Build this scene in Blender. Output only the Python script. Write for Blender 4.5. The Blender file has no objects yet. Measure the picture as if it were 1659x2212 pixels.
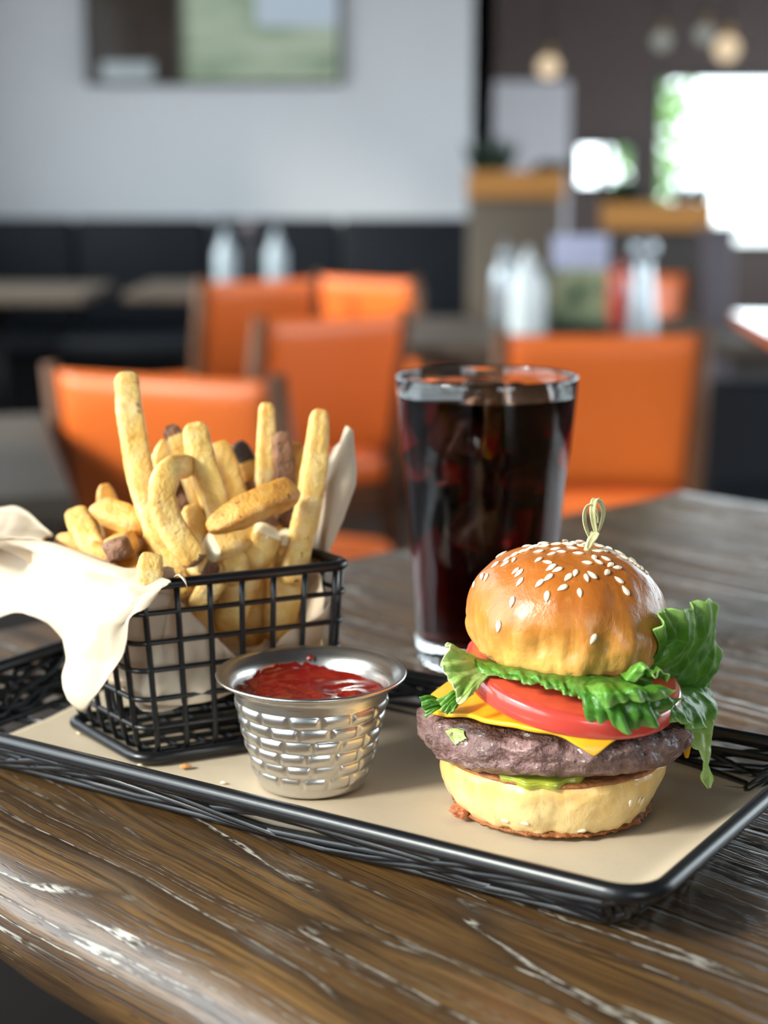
import bpy, bmesh, math, random
from mathutils import Vector, Matrix, noise
from mathutils.bvhtree import BVHTree

R = math.radians
SC = bpy.context.scene
COL = SC.collection
random.seed(7)

# ------------------------------------------------------------------ camera
TOP = 0.92                      # height of the counter-height table in front
CAMH = TOP + 0.233
PITCH = R(11.2)
FPX, CX, CY = 3578.0, 829.5, 1106.0
cd = bpy.data.cameras.new('camera')
cam = bpy.data.objects.new('camera', cd); COL.objects.link(cam)
cam.location = (0, 0, CAMH); cam.rotation_euler = (R(90) - PITCH, 0, 0)
cd.sensor_fit = 'HORIZONTAL'; cd.sensor_width = 36.0
cd.lens = FPX / 1659 * 36.0
cd.clip_start = 0.02; cd.clip_end = 200
cd.dof.use_dof = True; cd.dof.focus_distance = 0.59
cd.dof.aperture_fstop = cd.lens / 8.8
SC.camera = cam

# ------------------------------------------------------------------ light and exposure
SC.view_settings.view_transform = 'Standard'
SC.view_settings.look = 'None'
SC.view_settings.exposure = 0.0
SC.view_settings.gamma = 1.0
SC.view_settings.use_curve_mapping = False
w = bpy.data.worlds.new('overcast_sky'); SC.world = w; w.use_nodes = True
bg = w.node_tree.nodes['Background']
bg.inputs[0].default_value = (0.84, 0.92, 1.0, 1); bg.inputs[1].default_value = 6.8

sd_ = bpy.data.lights.new('hazy_sun', 'SUN'); sd_.energy = 5.5; sd_.angle = R(12); sd_.color = (1.0, 0.95, 0.87)
sun = bpy.data.objects.new('hazy_sun', sd_); COL.objects.link(sun)
sun.rotation_euler = Vector((0.80, 0.46, -0.56)).to_track_quat('-Z', 'Y').to_euler(); sun.location = (-3, -3, 4)

def portal(name, loc, rot, sx, sy):
    l = bpy.data.lights.new(name, 'AREA'); l.shape = 'RECTANGLE'; l.size = sx; l.size_y = sy
    l.cycles.is_portal = True
    o = bpy.data.objects.new(name, l); COL.objects.link(o); o.location = loc; o.rotation_euler = rot
    return o

# ------------------------------------------------------------------ helpers
def ray(px, py):
    dx = (px - CX) / FPX; dy = -(py - CY) / FPX
    return dx, math.cos(PITCH) + dy * math.sin(PITCH), -math.sin(PITCH) + dy * math.cos(PITCH)
def at(px, py, Y):              # point of the place at distance Y seen there
    x, y, z = ray(px, py); t = Y / y
    return Vector((x * t, Y, CAMH + z * t))
def onz(px, py, h):             # point of the place at height h above the table top
    x, y, z = ray(px, py); t = (TOP + h - CAMH) / z
    return Vector((x * t, y * t, TOP + h))

def smooth01(a, b, x):
    t = max(0.0, min(1.0, (x - a) / (b - a))); return t * t * (3 - 2 * t)

def mesh_obj(name, verts, faces, mat=None, parent=None, smooth=True, loc=None):
    me = bpy.data.meshes.new(name)
    me.from_pydata([tuple(v) for v in verts], [], faces); me.update()
    if smooth:
        me.polygons.foreach_set('use_smooth', [True] * len(me.polygons))
    o = bpy.data.objects.new(name, me); COL.objects.link(o)
    if mat:
        for m in (mat if isinstance(mat, (list, tuple)) else [mat]): me.materials.append(m)
    if parent: o.parent = parent
    if loc is not None: o.location = loc
    return o
def fix_normals(o):
    bm = bmesh.new(); bm.from_mesh(o.data)
    bmesh.ops.recalc_face_normals(bm, faces=bm.faces); bm.to_mesh(o.data); bm.free()
    return o
def tag(o, label, cat, group=None):
    o['label'] = label; o['category'] = cat
    if group: o['group'] = group
    return o
def struct(o, label=None):
    o['kind'] = 'structure'
    if label: o['label'] = label
    return o
def empty(name, loc=(0, 0, 0), rz=0):
    o = bpy.data.objects.new(name, None); COL.objects.link(o)
    o.location = loc; o.rotation_euler = (0, 0, rz); o.empty_display_size = 0.02
    return o

class MB:
    def __init__(s): s.v = []; s.f = []
    def add(s, v, f):
        n = len(s.v); s.v += [tuple(p) for p in v]; s.f += [tuple(i + n for i in q) for q in f]; return s
    def box(s, c, d, M=None):
        x, y, z = d[0] / 2, d[1] / 2, d[2] / 2
        v = [Vector((i, j, k)) for i in (-x, x) for j in (-y, y) for k in (-z, z)]
        if M: v = [M @ p for p in v]
        v = [p + Vector(c) for p in v]
        return s.add(v, [(0, 1, 3, 2), (4, 6, 7, 5), (0, 4, 5, 1), (2, 3, 7, 6), (0, 2, 6, 4), (1, 5, 7, 3)])
    def tube(s, pts, r, seg=8, closed=False):
        pts = [Vector(p) for p in pts]; n = len(pts)
        rr = r if isinstance(r, (list, tuple)) else [r] * n
        tang = []
        for i in range(n):
            a = pts[(i - 1) % n] if (closed or i > 0) else pts[i]
            b = pts[(i + 1) % n] if (closed or i < n - 1) else pts[i]
            t = (b - a); tang.append(t.normalized() if t.length > 1e-9 else Vector((0, 0, 1)))
        ref = Vector((0, 0, 1)) if abs(tang[0].z) < 0.9 else Vector((1, 0, 0))
        u = tang[0].cross(ref).normalized(); v = []
        for i in range(n):
            u = (u - tang[i] * u.dot(tang[i])).normalized(); wv = tang[i].cross(u)
            for k in range(seg):
                a = 2 * math.pi * k / seg
                v.append(pts[i] + (u * math.cos(a) + wv * math.sin(a)) * rr[i])
        f = []
        for i in range(n if closed else n - 1):
            j = (i + 1) % n
            for k in range(seg):
                k2 = (k + 1) % seg
                f.append((i * seg + k, i * seg + k2, j * seg + k2, j * seg + k))
        if not closed:
            f.append(tuple(range(seg))[::-1]); f.append(tuple((n - 1) * seg + k for k in range(seg)))
        return s.add(v, f)
    def lathe(s, prof, seg=48, closed=False, c=(0, 0, 0)):
        n = len(prof); v = []
        for r, z in prof:
            for k in range(seg):
                a = 2 * math.pi * k / seg
                v.append((c[0] + r * math.cos(a), c[1] + r * math.sin(a), c[2] + z))
        f = []
        for i in range(n if closed else n - 1):
            j = (i + 1) % n
            for k in range(seg):
                k2 = (k + 1) % seg
                f.append((i * seg + k, i * seg + k2, j * seg + k2, j * seg + k))
        if not closed:
            f.append(tuple(range(seg))[::-1]); f.append(tuple((n - 1) * seg + k for k in range(seg)))
        return s.add(v, f)
    def build(s, name, mat=None, parent=None, smooth=True, loc=None, bevel=0, seg=2):
        o = mesh_obj(name, s.v, s.f, mat, parent, smooth, loc)
        if bevel:
            b = o.modifiers.new('bevel', 'BEVEL'); b.width = bevel; b.segments = seg; b.limit_method = 'ANGLE'
        return o
def auto(o, ang=40):
    me = o.data
    bm = bmesh.new(); bm.from_mesh(me)
    for e in bm.edges:
        e.smooth = not (len(e.link_faces) == 2 and e.calc_face_angle(0) > R(ang))
    bm.to_mesh(me); bm.free(); return o

def catmull(P, t):
    n = len(P); x = t * (n - 1); i = min(int(x), n - 2); f = x - i
    p1 = P[i]; p2 = P[i + 1]
    p0 = P[i - 1] if i > 0 else p1 * 2 - p2
    p3 = P[i + 2] if i + 2 < n else p2 * 2 - p1
    return 0.5 * ((2 * p1) + (p2 - p0) * f + (2 * p0 - 5 * p1 + 4 * p2 - p3) * f * f + (3 * p1 - p0 - 3 * p2 + p3) * f ** 3)
def curve(P, n):
    P = [Vector(p) for p in P]
    return [catmull(P, i / (n - 1)) for i in range(n)]
def sheet_grid(ctrl, nu, nv):
    # ctrl: list of columns, each a list of Vectors -> (nu+1)x(nv+1) grid
    cols = [[catmull(c, j / nv) for j in range(nv + 1)] for c in ctrl]
    return [[catmull([c[j] for c in cols], i / nu) for j in range(nv + 1)] for i in range(nu + 1)]
def grid_normals(g):
    nu, nv = len(g) - 1, len(g[0]) - 1; N = []
    for i in range(nu + 1):
        row = []
        for j in range(nv + 1):
            a = g[min(i + 1, nu)][j] - g[max(i - 1, 0)][j]; b = g[i][min(j + 1, nv)] - g[i][max(j - 1, 0)]
            c = a.cross(b); row.append(c.normalized() if c.length > 1e-12 else Vector((0, 0, 1)))
        N.append(row)
    return N
def grid_faces(nu, nv, off=0):
    return [(off + i * (nv + 1) + j, off + (i + 1) * (nv + 1) + j, off + (i + 1) * (nv + 1) + j + 1, off + i * (nv + 1) + j + 1)
            for i in range(nu) for j in range(nv)]
def fbm(p, o=3):
    return noise.fractal(Vector(p), 1.0, 2.0, o)

# ------------------------------------------------------------------ materials
class NT:
    def __init__(s, name):
        s.m = bpy.data.materials.new(name); s.m.use_nodes = True
        s.t = s.m.node_tree; s.t.nodes.clear()
        s.out = s.t.nodes.new('ShaderNodeOutputMaterial')
    def n(s, typ, ins=None, **kw):
        nd = s.t.nodes.new(typ)
        for k, v in kw.items(): setattr(nd, k, v)
        for k, v in (ins or {}).items():
            if hasattr(v, 'is_output') or isinstance(v, bpy.types.NodeSocket): s.t.links.new(v, nd.inputs[k])
            else: nd.inputs[k].default_value = v
        return nd
    def math(s, op, a, b=None, c=None, clamp=False):
        i = {0: a}
        if b is not None: i[1] = b
        if c is not None: i[2] = c
        return s.n('ShaderNodeMath', i, operation=op, use_clamp=clamp).outputs[0]
    def coord(s, scale=(1, 1, 1), kind='Object'):
        tc = s.n('ShaderNodeTexCoord')
        return s.n('ShaderNodeMapping', {0: tc.outputs[kind], 'Scale': scale}).outputs[0]
    def noise(s, vec, scale, detail=3, rough=0.55, dist=0.0):
        return s.n('ShaderNodeTexNoise', {'Vector': vec, 'Scale': scale, 'Detail': detail, 'Roughness': rough, 'Distortion': dist}).outputs[0]
    def ramp(s, fac, stops, interp='LINEAR'):
        r = s.n('ShaderNodeValToRGB', {0: fac}); cr = r.color_ramp; cr.interpolation = interp
        while len(cr.elements) < len(stops): cr.elements.new(0.5)
        for e, (p, c) in zip(cr.elements, stops):
            e.position = p; e.color = (c, c, c, 1) if isinstance(c, (int, float)) else (*c, 1)
        return r.outputs[0]
    def mix(s, f, a, b, mode='MIX'):
        nd = s.n('ShaderNodeMix', data_type='RGBA', blend_type=mode)
        for sock, v in ((nd.inputs[0], f), (nd.inputs[6], a), (nd.inputs[7], b)):
            if isinstance(v, bpy.types.NodeSocket): s.t.links.new(v, sock)
            else: sock.default_value = v if isinstance(v, (int, float)) else (*v, 1)
        return nd.outputs[2]
    def bump(s, h, strength=0.3, dist=0.001):
        return s.n('ShaderNodeBump', {'Height': h, 'Strength': strength, 'Distance': dist}).outputs[0]
    def principled(s, **kw):
        ins = {}
        for k, v in kw.items():
            k = k.replace('_', ' ')
            if isinstance(v, tuple) and len(v) == 3 and 'Radius' not in k: v = (*v, 1)
            ins[k] = v
        p = s.n('ShaderNodeBsdfPrincipled', ins)
        s.t.links.new(p.outputs[0], s.out.inputs[0]); return p
    def surf(s, sh): s.t.links.new(sh, s.out.inputs[0])

def simple(name, col, rough=0.5, metal=0.0, var=0.12, scale=30, bump=0.0, bd=0.001, **kw):
    t = NT(name); c = t.coord()
    n = t.noise(c, scale, 4)
    k = t.mix(n, tuple(x * (1 - var) for x in col), tuple(min(1, x * (1 + var)) for x in col))
    d = dict(Base_Color=k, Roughness=rough, Metallic=metal); d.update(kw)
    if bump: d['Normal'] = t.bump(n, bump, bd)
    t.principled(**d); return t.m

def mat_table():
    t = NT('limed_brown_wood')
    tc = t.n('ShaderNodeTexCoord').outputs['Object']
    sep = t.n('ShaderNodeSeparateXYZ', {0: tc})
    x, y, z = sep.outputs
    y0 = t.math('ADD', y, t.math('MULTIPLY', z, 0.9))
    def vec(sx, sy, oy=0.0):
        return t.n('ShaderNodeCombineXYZ', {0: t.math('MULTIPLY', x, sx), 1: t.math('MULTIPLY', yy, sy), 2: oy}).outputs[0]
    yy = y0
    w1 = t.noise(vec(3.2, 6), 1.0, 2, 0.5)
    w2 = t.noise(vec(22, 30, 4.0), 1.0, 2, 0.5)
    yy = t.math('ADD', t.math('ADD', y0, t.math('MULTIPLY', w1, 0.036)), t.math('MULTIPLY', w2, 0.004))
    # growth figure: contours of a long stretched noise
    fig = t.noise(vec(1.5, 15), 1.0, 2.6, 0.5)
    fr = t.math('FRACT', t.math('MULTIPLY', fig, 9.0))
    d = t.math('ABSOLUTE', t.math('SUBTRACT', fr, 0.5))
    line = t.ramp(d, [(0.0, 1.0), (0.018, 0.9), (0.04, 0.0)])
    dark = t.ramp(d, [(0.0, 1.0), (0.06, 0.7), (0.2, 0.0)])
    # straight long streaks
    st = t.noise(vec(1.2, 120, 7.0), 1.0, 3, 0.6)
    st2 = t.noise(vec(1.1, 62, 2.0), 1.0, 1.5, 0.5)
    fr2 = t.math('ABSOLUTE', t.math('SUBTRACT', t.math('FRACT', t.math('MULTIPLY', st2, 11.0)), 0.5))
    gate = t.ramp(t.noise(vec(3.0, 40, 12.0), 1.0, 2, 0.5), [(0.44, 0.0), (0.54, 1.0)])
    crack = t.math('MULTIPLY', t.ramp(fr2, [(0.0, 1.0), (0.03, 0.8), (0.065, 0.0)]), gate)
    fib = t.noise(vec(18, 1100, 6.0), 1.0, 3, 0.6)
    pores = t.noise(vec(90, 1000, 1.0), 1.0, 2, 0.5)
    porem = t.ramp(pores, [(0.58, 0.0), (0.68, 1.0)])
    lim = t.ramp(t.noise(vec(3.5, 34, 9.0), 1.0, 3, 0.6), [(0.44, 0.0), (0.54, 1.0)])
    base = t.ramp(st, [(0.25, (0.045, 0.021, 0.007)), (0.45, (0.125, 0.062, 0.019)), (0.6, (0.205, 0.108, 0.034)), (0.8, (0.3, 0.165, 0.056))])
    big = t.noise(vec(4, 7, 3.0), 1.0, 3, 0.6)
    base = t.mix(t.ramp(big, [(0.35, 0.0), (0.65, 0.6)]), base, (0.055, 0.028, 0.012))
    base = t.mix(t.math('MULTIPLY', t.math('MAXIMUM', dark, t.ramp(fr2, [(0.0, 0.9), (0.1, 0.7), (0.22, 0.0)])), 0.8), base, (0.02, 0.011, 0.006))
    base = t.mix(t.math('MULTIPLY', porem, 0.6), base, (0.02, 0.011, 0.006))
    base = t.mix(t.ramp(fib, [(0.35, 0.55), (0.62, 0.0)]), base, (0.03, 0.014, 0.006))
    fleck = t.ramp(t.noise(vec(120, 420, 5.0), 1.0, 2, 0.6), [(0.42, 0.0), (0.56, 1.0)])
    white = t.math('MULTIPLY', t.math('MULTIPLY', t.math('MAXIMUM', line, crack), lim), fleck, clamp=True)
    col = t.mix(white, base, (0.46, 0.43, 0.37))
    h = t.math('SUBTRACT', t.math('MULTIPLY', st, 0.4), t.math('ADD', t.math('MULTIPLY', dark, 0.8), t.math('ADD', t.math('MULTIPLY', porem, 0.18), t.math('MULTIPLY', crack, 0.4))))
    rg = t.ramp(big, [(0.3, 0.36), (0.7, 0.48)])
    t.principled(Base_Color=col, Roughness=rg, Specular_IOR_Level=0.38, Coat_Weight=0.55, Coat_Roughness=0.2,
                 Normal=t.bump(h, 0.5, 0.001), Coat_Normal=t.bump(h, 0.3, 0.001))
    return t.m

def mat_bun(name, top, side, low, pale_z, soft=0.01):
    t = NT(name); tc = t.n('ShaderNodeTexCoord').outputs['Object']
    z = t.n('ShaderNodeSeparateXYZ', {0: tc}).outputs[2]
    n1 = t.noise(tc, 55, 5, 0.6, 0.6); n2 = t.noise(tc, 260, 3)
    mp = t.n('ShaderNodeMapping', {0: tc, 'Scale': (1, 1, 0.35)}).outputs[0]
    n3 = t.noise(mp, 120, 4, 0.6, 1.0)
    h = t.math('ADD', z, t.math('MULTIPLY', t.math('SUBTRACT', n1, 0.5), 0.022))
    h = t.math('ADD', h, t.math('MULTIPLY', t.math('SUBTRACT', n3, 0.5), 0.02))  # pale upright streaks: glaze highlights painted into the bun colour
    f = t.n('ShaderNodeMapRange', {0: h, 1: pale_z - soft, 2: pale_z + soft}).outputs[0]
    c = t.mix(f, low, side)
    f2 = t.n('ShaderNodeMapRange', {0: h, 1: pale_z + soft * 0.9, 2: pale_z + soft * 3.2}).outputs[0]
    c = t.mix(f2, c, top)
    c = t.mix(t.ramp(n2, [(0.6, 0.0), (0.75, 0.25)]), c, (0.55, 0.3, 0.1))
    rg = t.ramp(n1, [(0.3, 0.24), (0.7, 0.4)])
    hh = t.math('ADD', t.math('MULTIPLY', n1, 0.7), t.math('ADD', t.math('MULTIPLY', n3, 0.5), t.math('MULTIPLY', n2, 0.15)))
    t.principled(Base_Color=c, Roughness=rg, Subsurface_Weight=0.05, Subsurface_Radius=(0.006, 0.003, 0.001), Subsurface_Scale=1.0,
                 Coat_Weight=0.12, Coat_Roughness=0.25, Normal=t.bump(hh, 0.5, 0.002))
    return t.m

def mat_patty():
    t = NT('seared_beef'); tc = t.n('ShaderNodeTexCoord').outputs['Object']
    z = t.n('ShaderNodeSeparateXYZ', {0: tc}).outputs[2]
    n1 = t.noise(tc, 130, 5, 0.65, 0.8); n2 = t.noise(tc, 420, 4, 0.6); n3 = t.noise(tc, 40, 3)
    c = t.ramp(n1, [(0.28, (0.035, 0.014, 0.011)), (0.42, (0.16, 0.075, 0.065)), (0.55, (0.27, 0.15, 0.135)), (0.72, (0.42, 0.27, 0.24))])
    c = t.mix(t.ramp(n3, [(0.4, 0.0), (0.65, 0.45)]), c, (0.11, 0.07, 0.055))
    c = t.mix(t.ramp(n2, [(0.6, 0.0), (0.72, 0.5)]), c, (0.45, 0.27, 0.22))
    hz = t.math('ADD', z, t.math('MULTIPLY', t.math('SUBTRACT', n3, 0.5), 0.01))
    f = t.n('ShaderNodeMapRange', {0: hz, 1: 0.0138, 2: 0.0155}).outputs[0]
    c = t.mix(f, c, (0.055, 0.016, 0.007))
    n4 = t.noise(tc, 900, 3, 0.6)
    hh = t.math('ADD', n1, t.math('ADD', t.math('MULTIPLY', n2, 0.7), t.math('MULTIPLY', n4, 0.3)))
    t.principled(Base_Color=c, Roughness=0.42, Specular_IOR_Level=0.5, Coat_Weight=0.25, Coat_Roughness=0.15, Subsurface_Weight=0.05,
                 Subsurface_Radius=(0.003, 0.001, 0.001), Subsurface_Scale=1.0, Normal=t.bump(hh, 0.9, 0.003))
    return t.m

def mat_lettuce(name, a, b, edge):
    t = NT(name); tc = t.n('ShaderNodeTexCoord'); ob = tc.outputs['Object']
    n1 = t.noise(ob, 90, 4, 0.6, 0.5); n2 = t.noise(ob, 300, 3)
    vor = t.n('ShaderNodeTexVoronoi', {'Vector': ob, 'Scale': 150.0}, feature='DISTANCE_TO_EDGE').outputs[0]
    vein = t.ramp(vor, [(0.0, 1.0), (0.06, 0.0)])
    c = t.ramp(n1, [(0.3, a), (0.65, b)])
    c = t.mix(t.math('MULTIPLY', vein, 0.3), c, edge)
    uv = t.n('ShaderNodeSeparateXYZ', {0: tc.outputs['UV']}).outputs[1]
    c = t.mix(t.ramp(uv, [(0.78, 0.0), (1.0, 0.85)]), c, edge)
    p = t.principled(Base_Color=c, Roughness=0.35, Specular_IOR_Level=0.5, Normal=t.bump(t.math('ADD', n1, t.math('MULTIPLY', vor, 0.6)), 0.35, 0.0015))
    tr = t.n('ShaderNodeBsdfTranslucent', {0: t.mix(0.5, c, (0.35, 0.6, 0.08))})
    mx = t.n('ShaderNodeMixShader', {0: 0.32, 1: p.outputs[0], 2: tr.outputs[0]}); t.surf(mx.outputs[0])
    return t.m

def mat_paper(name, col, trans=0.25, trc=None, stain=0.0):
    t = NT(name); c = t.coord()
    n = t.noise(c, 25, 5, 0.6); f = t.noise(c, 500, 3)
    k = t.mix(n, tuple(x * 0.93 for x in col), tuple(min(1, x * 1.05) for x in col))
    k = t.mix(t.ramp(f, [(0.55, 0.0), (0.8, 0.3)]), k, tuple(x * 0.8 for x in col))
    if stain:
        s = t.noise(c, 9, 2, 0.4)
        k = t.mix(t.ramp(s, [(0.56, 0.0), (0.68, stain)]), k, tuple(x * 0.6 for x in col))
    p = t.principled(Base_Color=k, Roughness=0.62, Specular_IOR_Level=0.3, Normal=t.bump(n, 0.12, 0.002))
    tr = t.n('ShaderNodeBsdfTranslucent', {0: (*(trc or col), 1)})
    mx = t.n('ShaderNodeMixShader', {0: trans, 1: p.outputs[0], 2: tr.outputs[0]}); t.surf(mx.outputs[0])
    return t.m

def mat_fry(name, a, b, c3):
    t = NT(name); tc = t.n('ShaderNodeTexCoord').outputs['Object']
    n1 = t.noise(tc, 60, 4, 0.6, 0.4); n2 = t.noise(tc, 600, 3, 0.6); n3 = t.noise(tc, 240, 2)
    at_ = t.n('ShaderNodeAttribute', attribute_name='crisp').outputs['Fac']
    c = t.ramp(n1, [(0.3, a), (0.48, b), (0.66, c3)])
    c = t.mix(t.math('MULTIPLY', at_, t.ramp(n3, [(0.3, 0.15), (0.65, 0.75)])), c, tuple(x * y for x, y in zip(a, (0.82, 0.68, 0.5))))
    c = t.mix(t.ramp(n3, [(0.69, 0.0), (0.74, 0.85)]), c, (0.12, 0.045, 0.012))
    c = t.mix(t.ramp(n2, [(0.62, 0.0), (0.75, 0.35)]), c, (0.9, 0.7, 0.36))
    t.principled(Base_Color=c, Roughness=0.45, Specular_IOR_Level=0.4, Subsurface_Weight=0.15, Subsurface_Radius=(0.004, 0.002, 0.0007),
                 Subsurface_Scale=1.0, Normal=t.bump(t.math('ADD', n2, t.math('ADD', t.math('MULTIPLY', n3, 0.8), n1)), 0.6, 0.0012))
    return t.m

def mat_steel():
    t = NT('brushed_stainless_steel'); tc = t.coord((1, 1, 40))
    n = t.noise(tc, 30, 3)
    n2 = t.noise(t.coord(), 600, 3)
    t.principled(Base_Color=(0.66, 0.645, 0.625), Metallic=1.0, Roughness=t.ramp(n, [(0.3, 0.26), (0.7, 0.34)]), Normal=t.bump(n2, 0.06, 0.0004))
    return t.m

def mat_glass(name, col=(1, 1, 1), rough=0.0, ior=1.45):
    t = NT(name)
    n = t.noise(t.coord(), 40, 2)
    t.principled(Base_Color=col, Roughness=t.ramp(n, [(0.0, rough), (1.0, rough + 0.02)]), Transmission_Weight=1.0, IOR=ior)
    return t.m
def mat_cola(name, ior):
    t = NT(name)
    t.principled(Base_Color=(1, 1, 1), Roughness=0.0, Transmission_Weight=1.0, IOR=ior)
    v = t.n('ShaderNodeVolumeAbsorption', {0: (0.56, 0.15, 0.05, 1), 1: 135.0})
    t.t.links.new(v.outputs[0], t.out.inputs[1])
    return t.m
def mat_pane():
    t = NT('window_pane_glass'); n = t.noise(t.coord(), 3, 2)
    g = t.n('ShaderNodeBsdfGlossy', {1: 0.02}); tr = t.n('ShaderNodeBsdfTransparent', {0: (0.96, 0.98, 0.97, 1)})
    fr = t.n('ShaderNodeFresnel', {0: 1.45})
    bf = t.math('SUBTRACT', 1.0, t.n('ShaderNodeNewGeometry').outputs['Backfacing'])
    mx = t.n('ShaderNodeMixShader', {0: t.math('MULTIPLY', t.math('MULTIPLY', fr.outputs[0], bf), t.ramp(n, [(0, 0.9), (1, 1.0)])), 1: tr.outputs[0], 2: g.outputs[0]})
    t.surf(mx.outputs[0]); return t.m
def mat_emit(name, col, s):
    t = NT(name); n = t.noise(t.coord(), 20, 2)
    e = t.n('ShaderNodeEmission', {0: t.mix(n, col, tuple(x * 0.92 for x in col)), 1: s}); t.surf(e.outputs[0]); return t.m

M = {}
M['table'] = mat_table()
M['wire'] = simple('black_coated_wire', (0.006, 0.0065, 0.008), 0.3, 0, 0.3, 200, 0.1, 0.0005, Specular_IOR_Level=0.5)
M['tray_paper'] = mat_paper('kraft_tray_paper', (0.58, 0.475, 0.345), 0.1, (0.5, 0.38, 0.24), 0.25)
M['liner'] = mat_paper('cream_liner_paper', (0.76, 0.635, 0.48), 0.3, (0.72, 0.52, 0.31))
M['fry'] = mat_fry('golden_fry', (0.68, 0.36, 0.07), (0.84, 0.56, 0.17), (0.92, 0.73, 0.36))
M['fry_dark'] = mat_fry('amber_fry', (0.5, 0.2, 0.035), (0.7, 0.35, 0.07), (0.8, 0.5, 0.16))
M['skin'] = simple('potato_skin', (0.24, 0.115, 0.062), 0.65, 0, 0.85, 210, 1.0, 0.003)
M['burnt'] = simple('burnt_potato', (0.035, 0.02, 0.015), 0.5, 0, 0.6, 200, 0.8, 0.002)
M['potato'] = simple('potato_flesh', (0.85, 0.75, 0.5), 0.35, 0, 0.1, 300, 0.4, 0.001)
M['steel'] = mat_steel()
M['bun_top'] = mat_bun('brioche_top', (0.4, 0.115, 0.016), (0.52, 0.2, 0.034), (0.72, 0.4, 0.1), 0.0085, 0.007)
M['bun_low'] = mat_bun('brioche_bottom', (0.5, 0.22, 0.05), (0.7, 0.43, 0.13), (0.84, 0.64, 0.3), 0.0135, 0.006)
M['crust'] = simple('toasted_crust', (0.3, 0.1, 0.025), 0.6, 0, 0.5, 300, 0.8, 0.002)
M['patty'] = mat_patty()
M['cheese'] = simple('melted_american_cheese', (0.88, 0.43, 0.018), 0.3, 0, 0.05, 60, 0.1, 0.001, Subsurface_Weight=0.15, Subsurface_Radius=(0.004, 0.002, 0.0005), Subsurface_Scale=1.0)
M['tomato_skin'] = simple('tomato_skin', (0.62, 0.065, 0.045), 0.22, 0, 0.15, 60, 0.05, 0.001, Coat_Weight=0.5, Coat_Roughness=0.1, Subsurface_Weight=0.1, Subsurface_Radius=(0.004, 0.001, 0.001), Subsurface_Scale=1.0)
M['tomato'] = simple('tomato_flesh', (0.72, 0.09, 0.04), 0.25, 0, 0.2, 150, 0.3, 0.001)
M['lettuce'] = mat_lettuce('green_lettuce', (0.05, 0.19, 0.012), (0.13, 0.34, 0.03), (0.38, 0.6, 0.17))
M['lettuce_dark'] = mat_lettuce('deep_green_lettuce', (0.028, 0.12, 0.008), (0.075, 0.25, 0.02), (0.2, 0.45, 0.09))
M['lettuce_pale'] = mat_lettuce('pale_lettuce', (0.3, 0.47, 0.07), (0.5, 0.66, 0.2), (0.72, 0.82, 0.42))
M['pickle'] = simple('dill_pickle', (0.32, 0.34, 0.03), 0.2, 0, 0.25, 120, 0.3, 0.001, Coat_Weight=0.4)
M['bacon'] = simple('crisp_crumb', (0.5, 0.17, 0.08), 0.4, 0, 0.5, 200, 0.6, 0.002)
M['sesame'] = simple('sesame', (0.86, 0.74, 0.54), 0.38, 0, 0.08, 400, 0.1, 0.0004)
M['pick'] = simple('bamboo', (0.62, 0.6, 0.3), 0.4, 0, 0.2, 300, 0.3, 0.0006)
M['ketchup'] = simple('ketchup', (0.2, 0.01, 0.006), 0.15, 0, 0.2, 90, 0.25, 0.001, Coat_Weight=0.5, Coat_Roughness=0.06)
M['glass'] = mat_glass('clear_glass', (0.97, 0.98, 0.98))
M['cola_side'] = mat_cola('cola_against_glass', 1.34 / 1.45)
M['cola_top'] = mat_cola('cola_surface', 1.34)
M['ice'] = simple('cola_ice', (0.6, 0.3, 0.17), 0.08, 0, 0.2, 60, 0.2, 0.002, Transmission_Weight=0.95, IOR=1.31)
M['bubble'] = simple('fizz_bubble', (0.7, 0.55, 0.45), 0.1, 0, 0.05, 100)
M['orange'] = simple('orange_vinyl', (0.84, 0.17, 0.028), 0.36, 0, 0.06, 12, 0.05, 0.002)
M['chair_wood'] = simple('stained_chair_wood', (0.13, 0.055, 0.025), 0.55, 0, 0.3, 20, 0.1, 0.001, Specular_IOR_Level=0.25)
M['far_table'] = simple('far_table_wood', (0.09, 0.07, 0.052), 0.5, 0, 0.35, 14, 0.1, 0.002, Specular_IOR_Level=0.3)
M['polished'] = simple('polished_table_top', (0.07, 0.05, 0.04), 0.1, 0, 0.3, 14, Coat_Weight=1.0, Coat_Roughness=0.05)
M['black_metal'] = simple('black_metal', (0.01, 0.01, 0.012), 0.5, 0, 0.2, 20, Specular_IOR_Level=0.3)
M['black_vinyl'] = simple('black_vinyl', (0.007, 0.009, 0.013), 0.55, 0, 0.2, 8, 0.1, 0.004, Specular_IOR_Level=0.25)
M['wall'] = simple('off_white_paint', (0.64, 0.645, 0.665), 0.8, 0, 0.04, 3, 0.05, 0.002)
M['brown_wall'] = simple('brown_paint', (0.13, 0.095, 0.088), 0.8, 0, 0.1, 3, 0.05, 0.002)
M['lilac_wall'] = simple('lilac_grey_paint', (0.8, 0.77, 0.82), 0.8, 0, 0.04, 3)
M['ceiling'] = simple('charcoal_ceiling_paint', (0.06, 0.056, 0.056), 0.85, 0, 0.1, 3)
M['floor'] = simple('dark_floor_tile', (0.018, 0.012, 0.009), 0.75, 0, 0.3, 6, 0.05, 0.002, Specular_IOR_Level=0.2)
M['frame'] = simple('dark_window_frame', (0.05, 0.045, 0.042), 0.5, 0, 0.1, 10)
M['pane'] = mat_pane()
M['taupe'] = simple('taupe_partition_paint', (0.17, 0.14, 0.105), 0.7, 0, 0.12, 5)
M['oak'] = simple('honey_oak', (0.5, 0.22, 0.045), 0.5, 0, 0.15, 9)
M['plant'] = simple('dark_foliage', (0.025, 0.055, 0.035), 0.5, 0, 0.4, 30)
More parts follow.
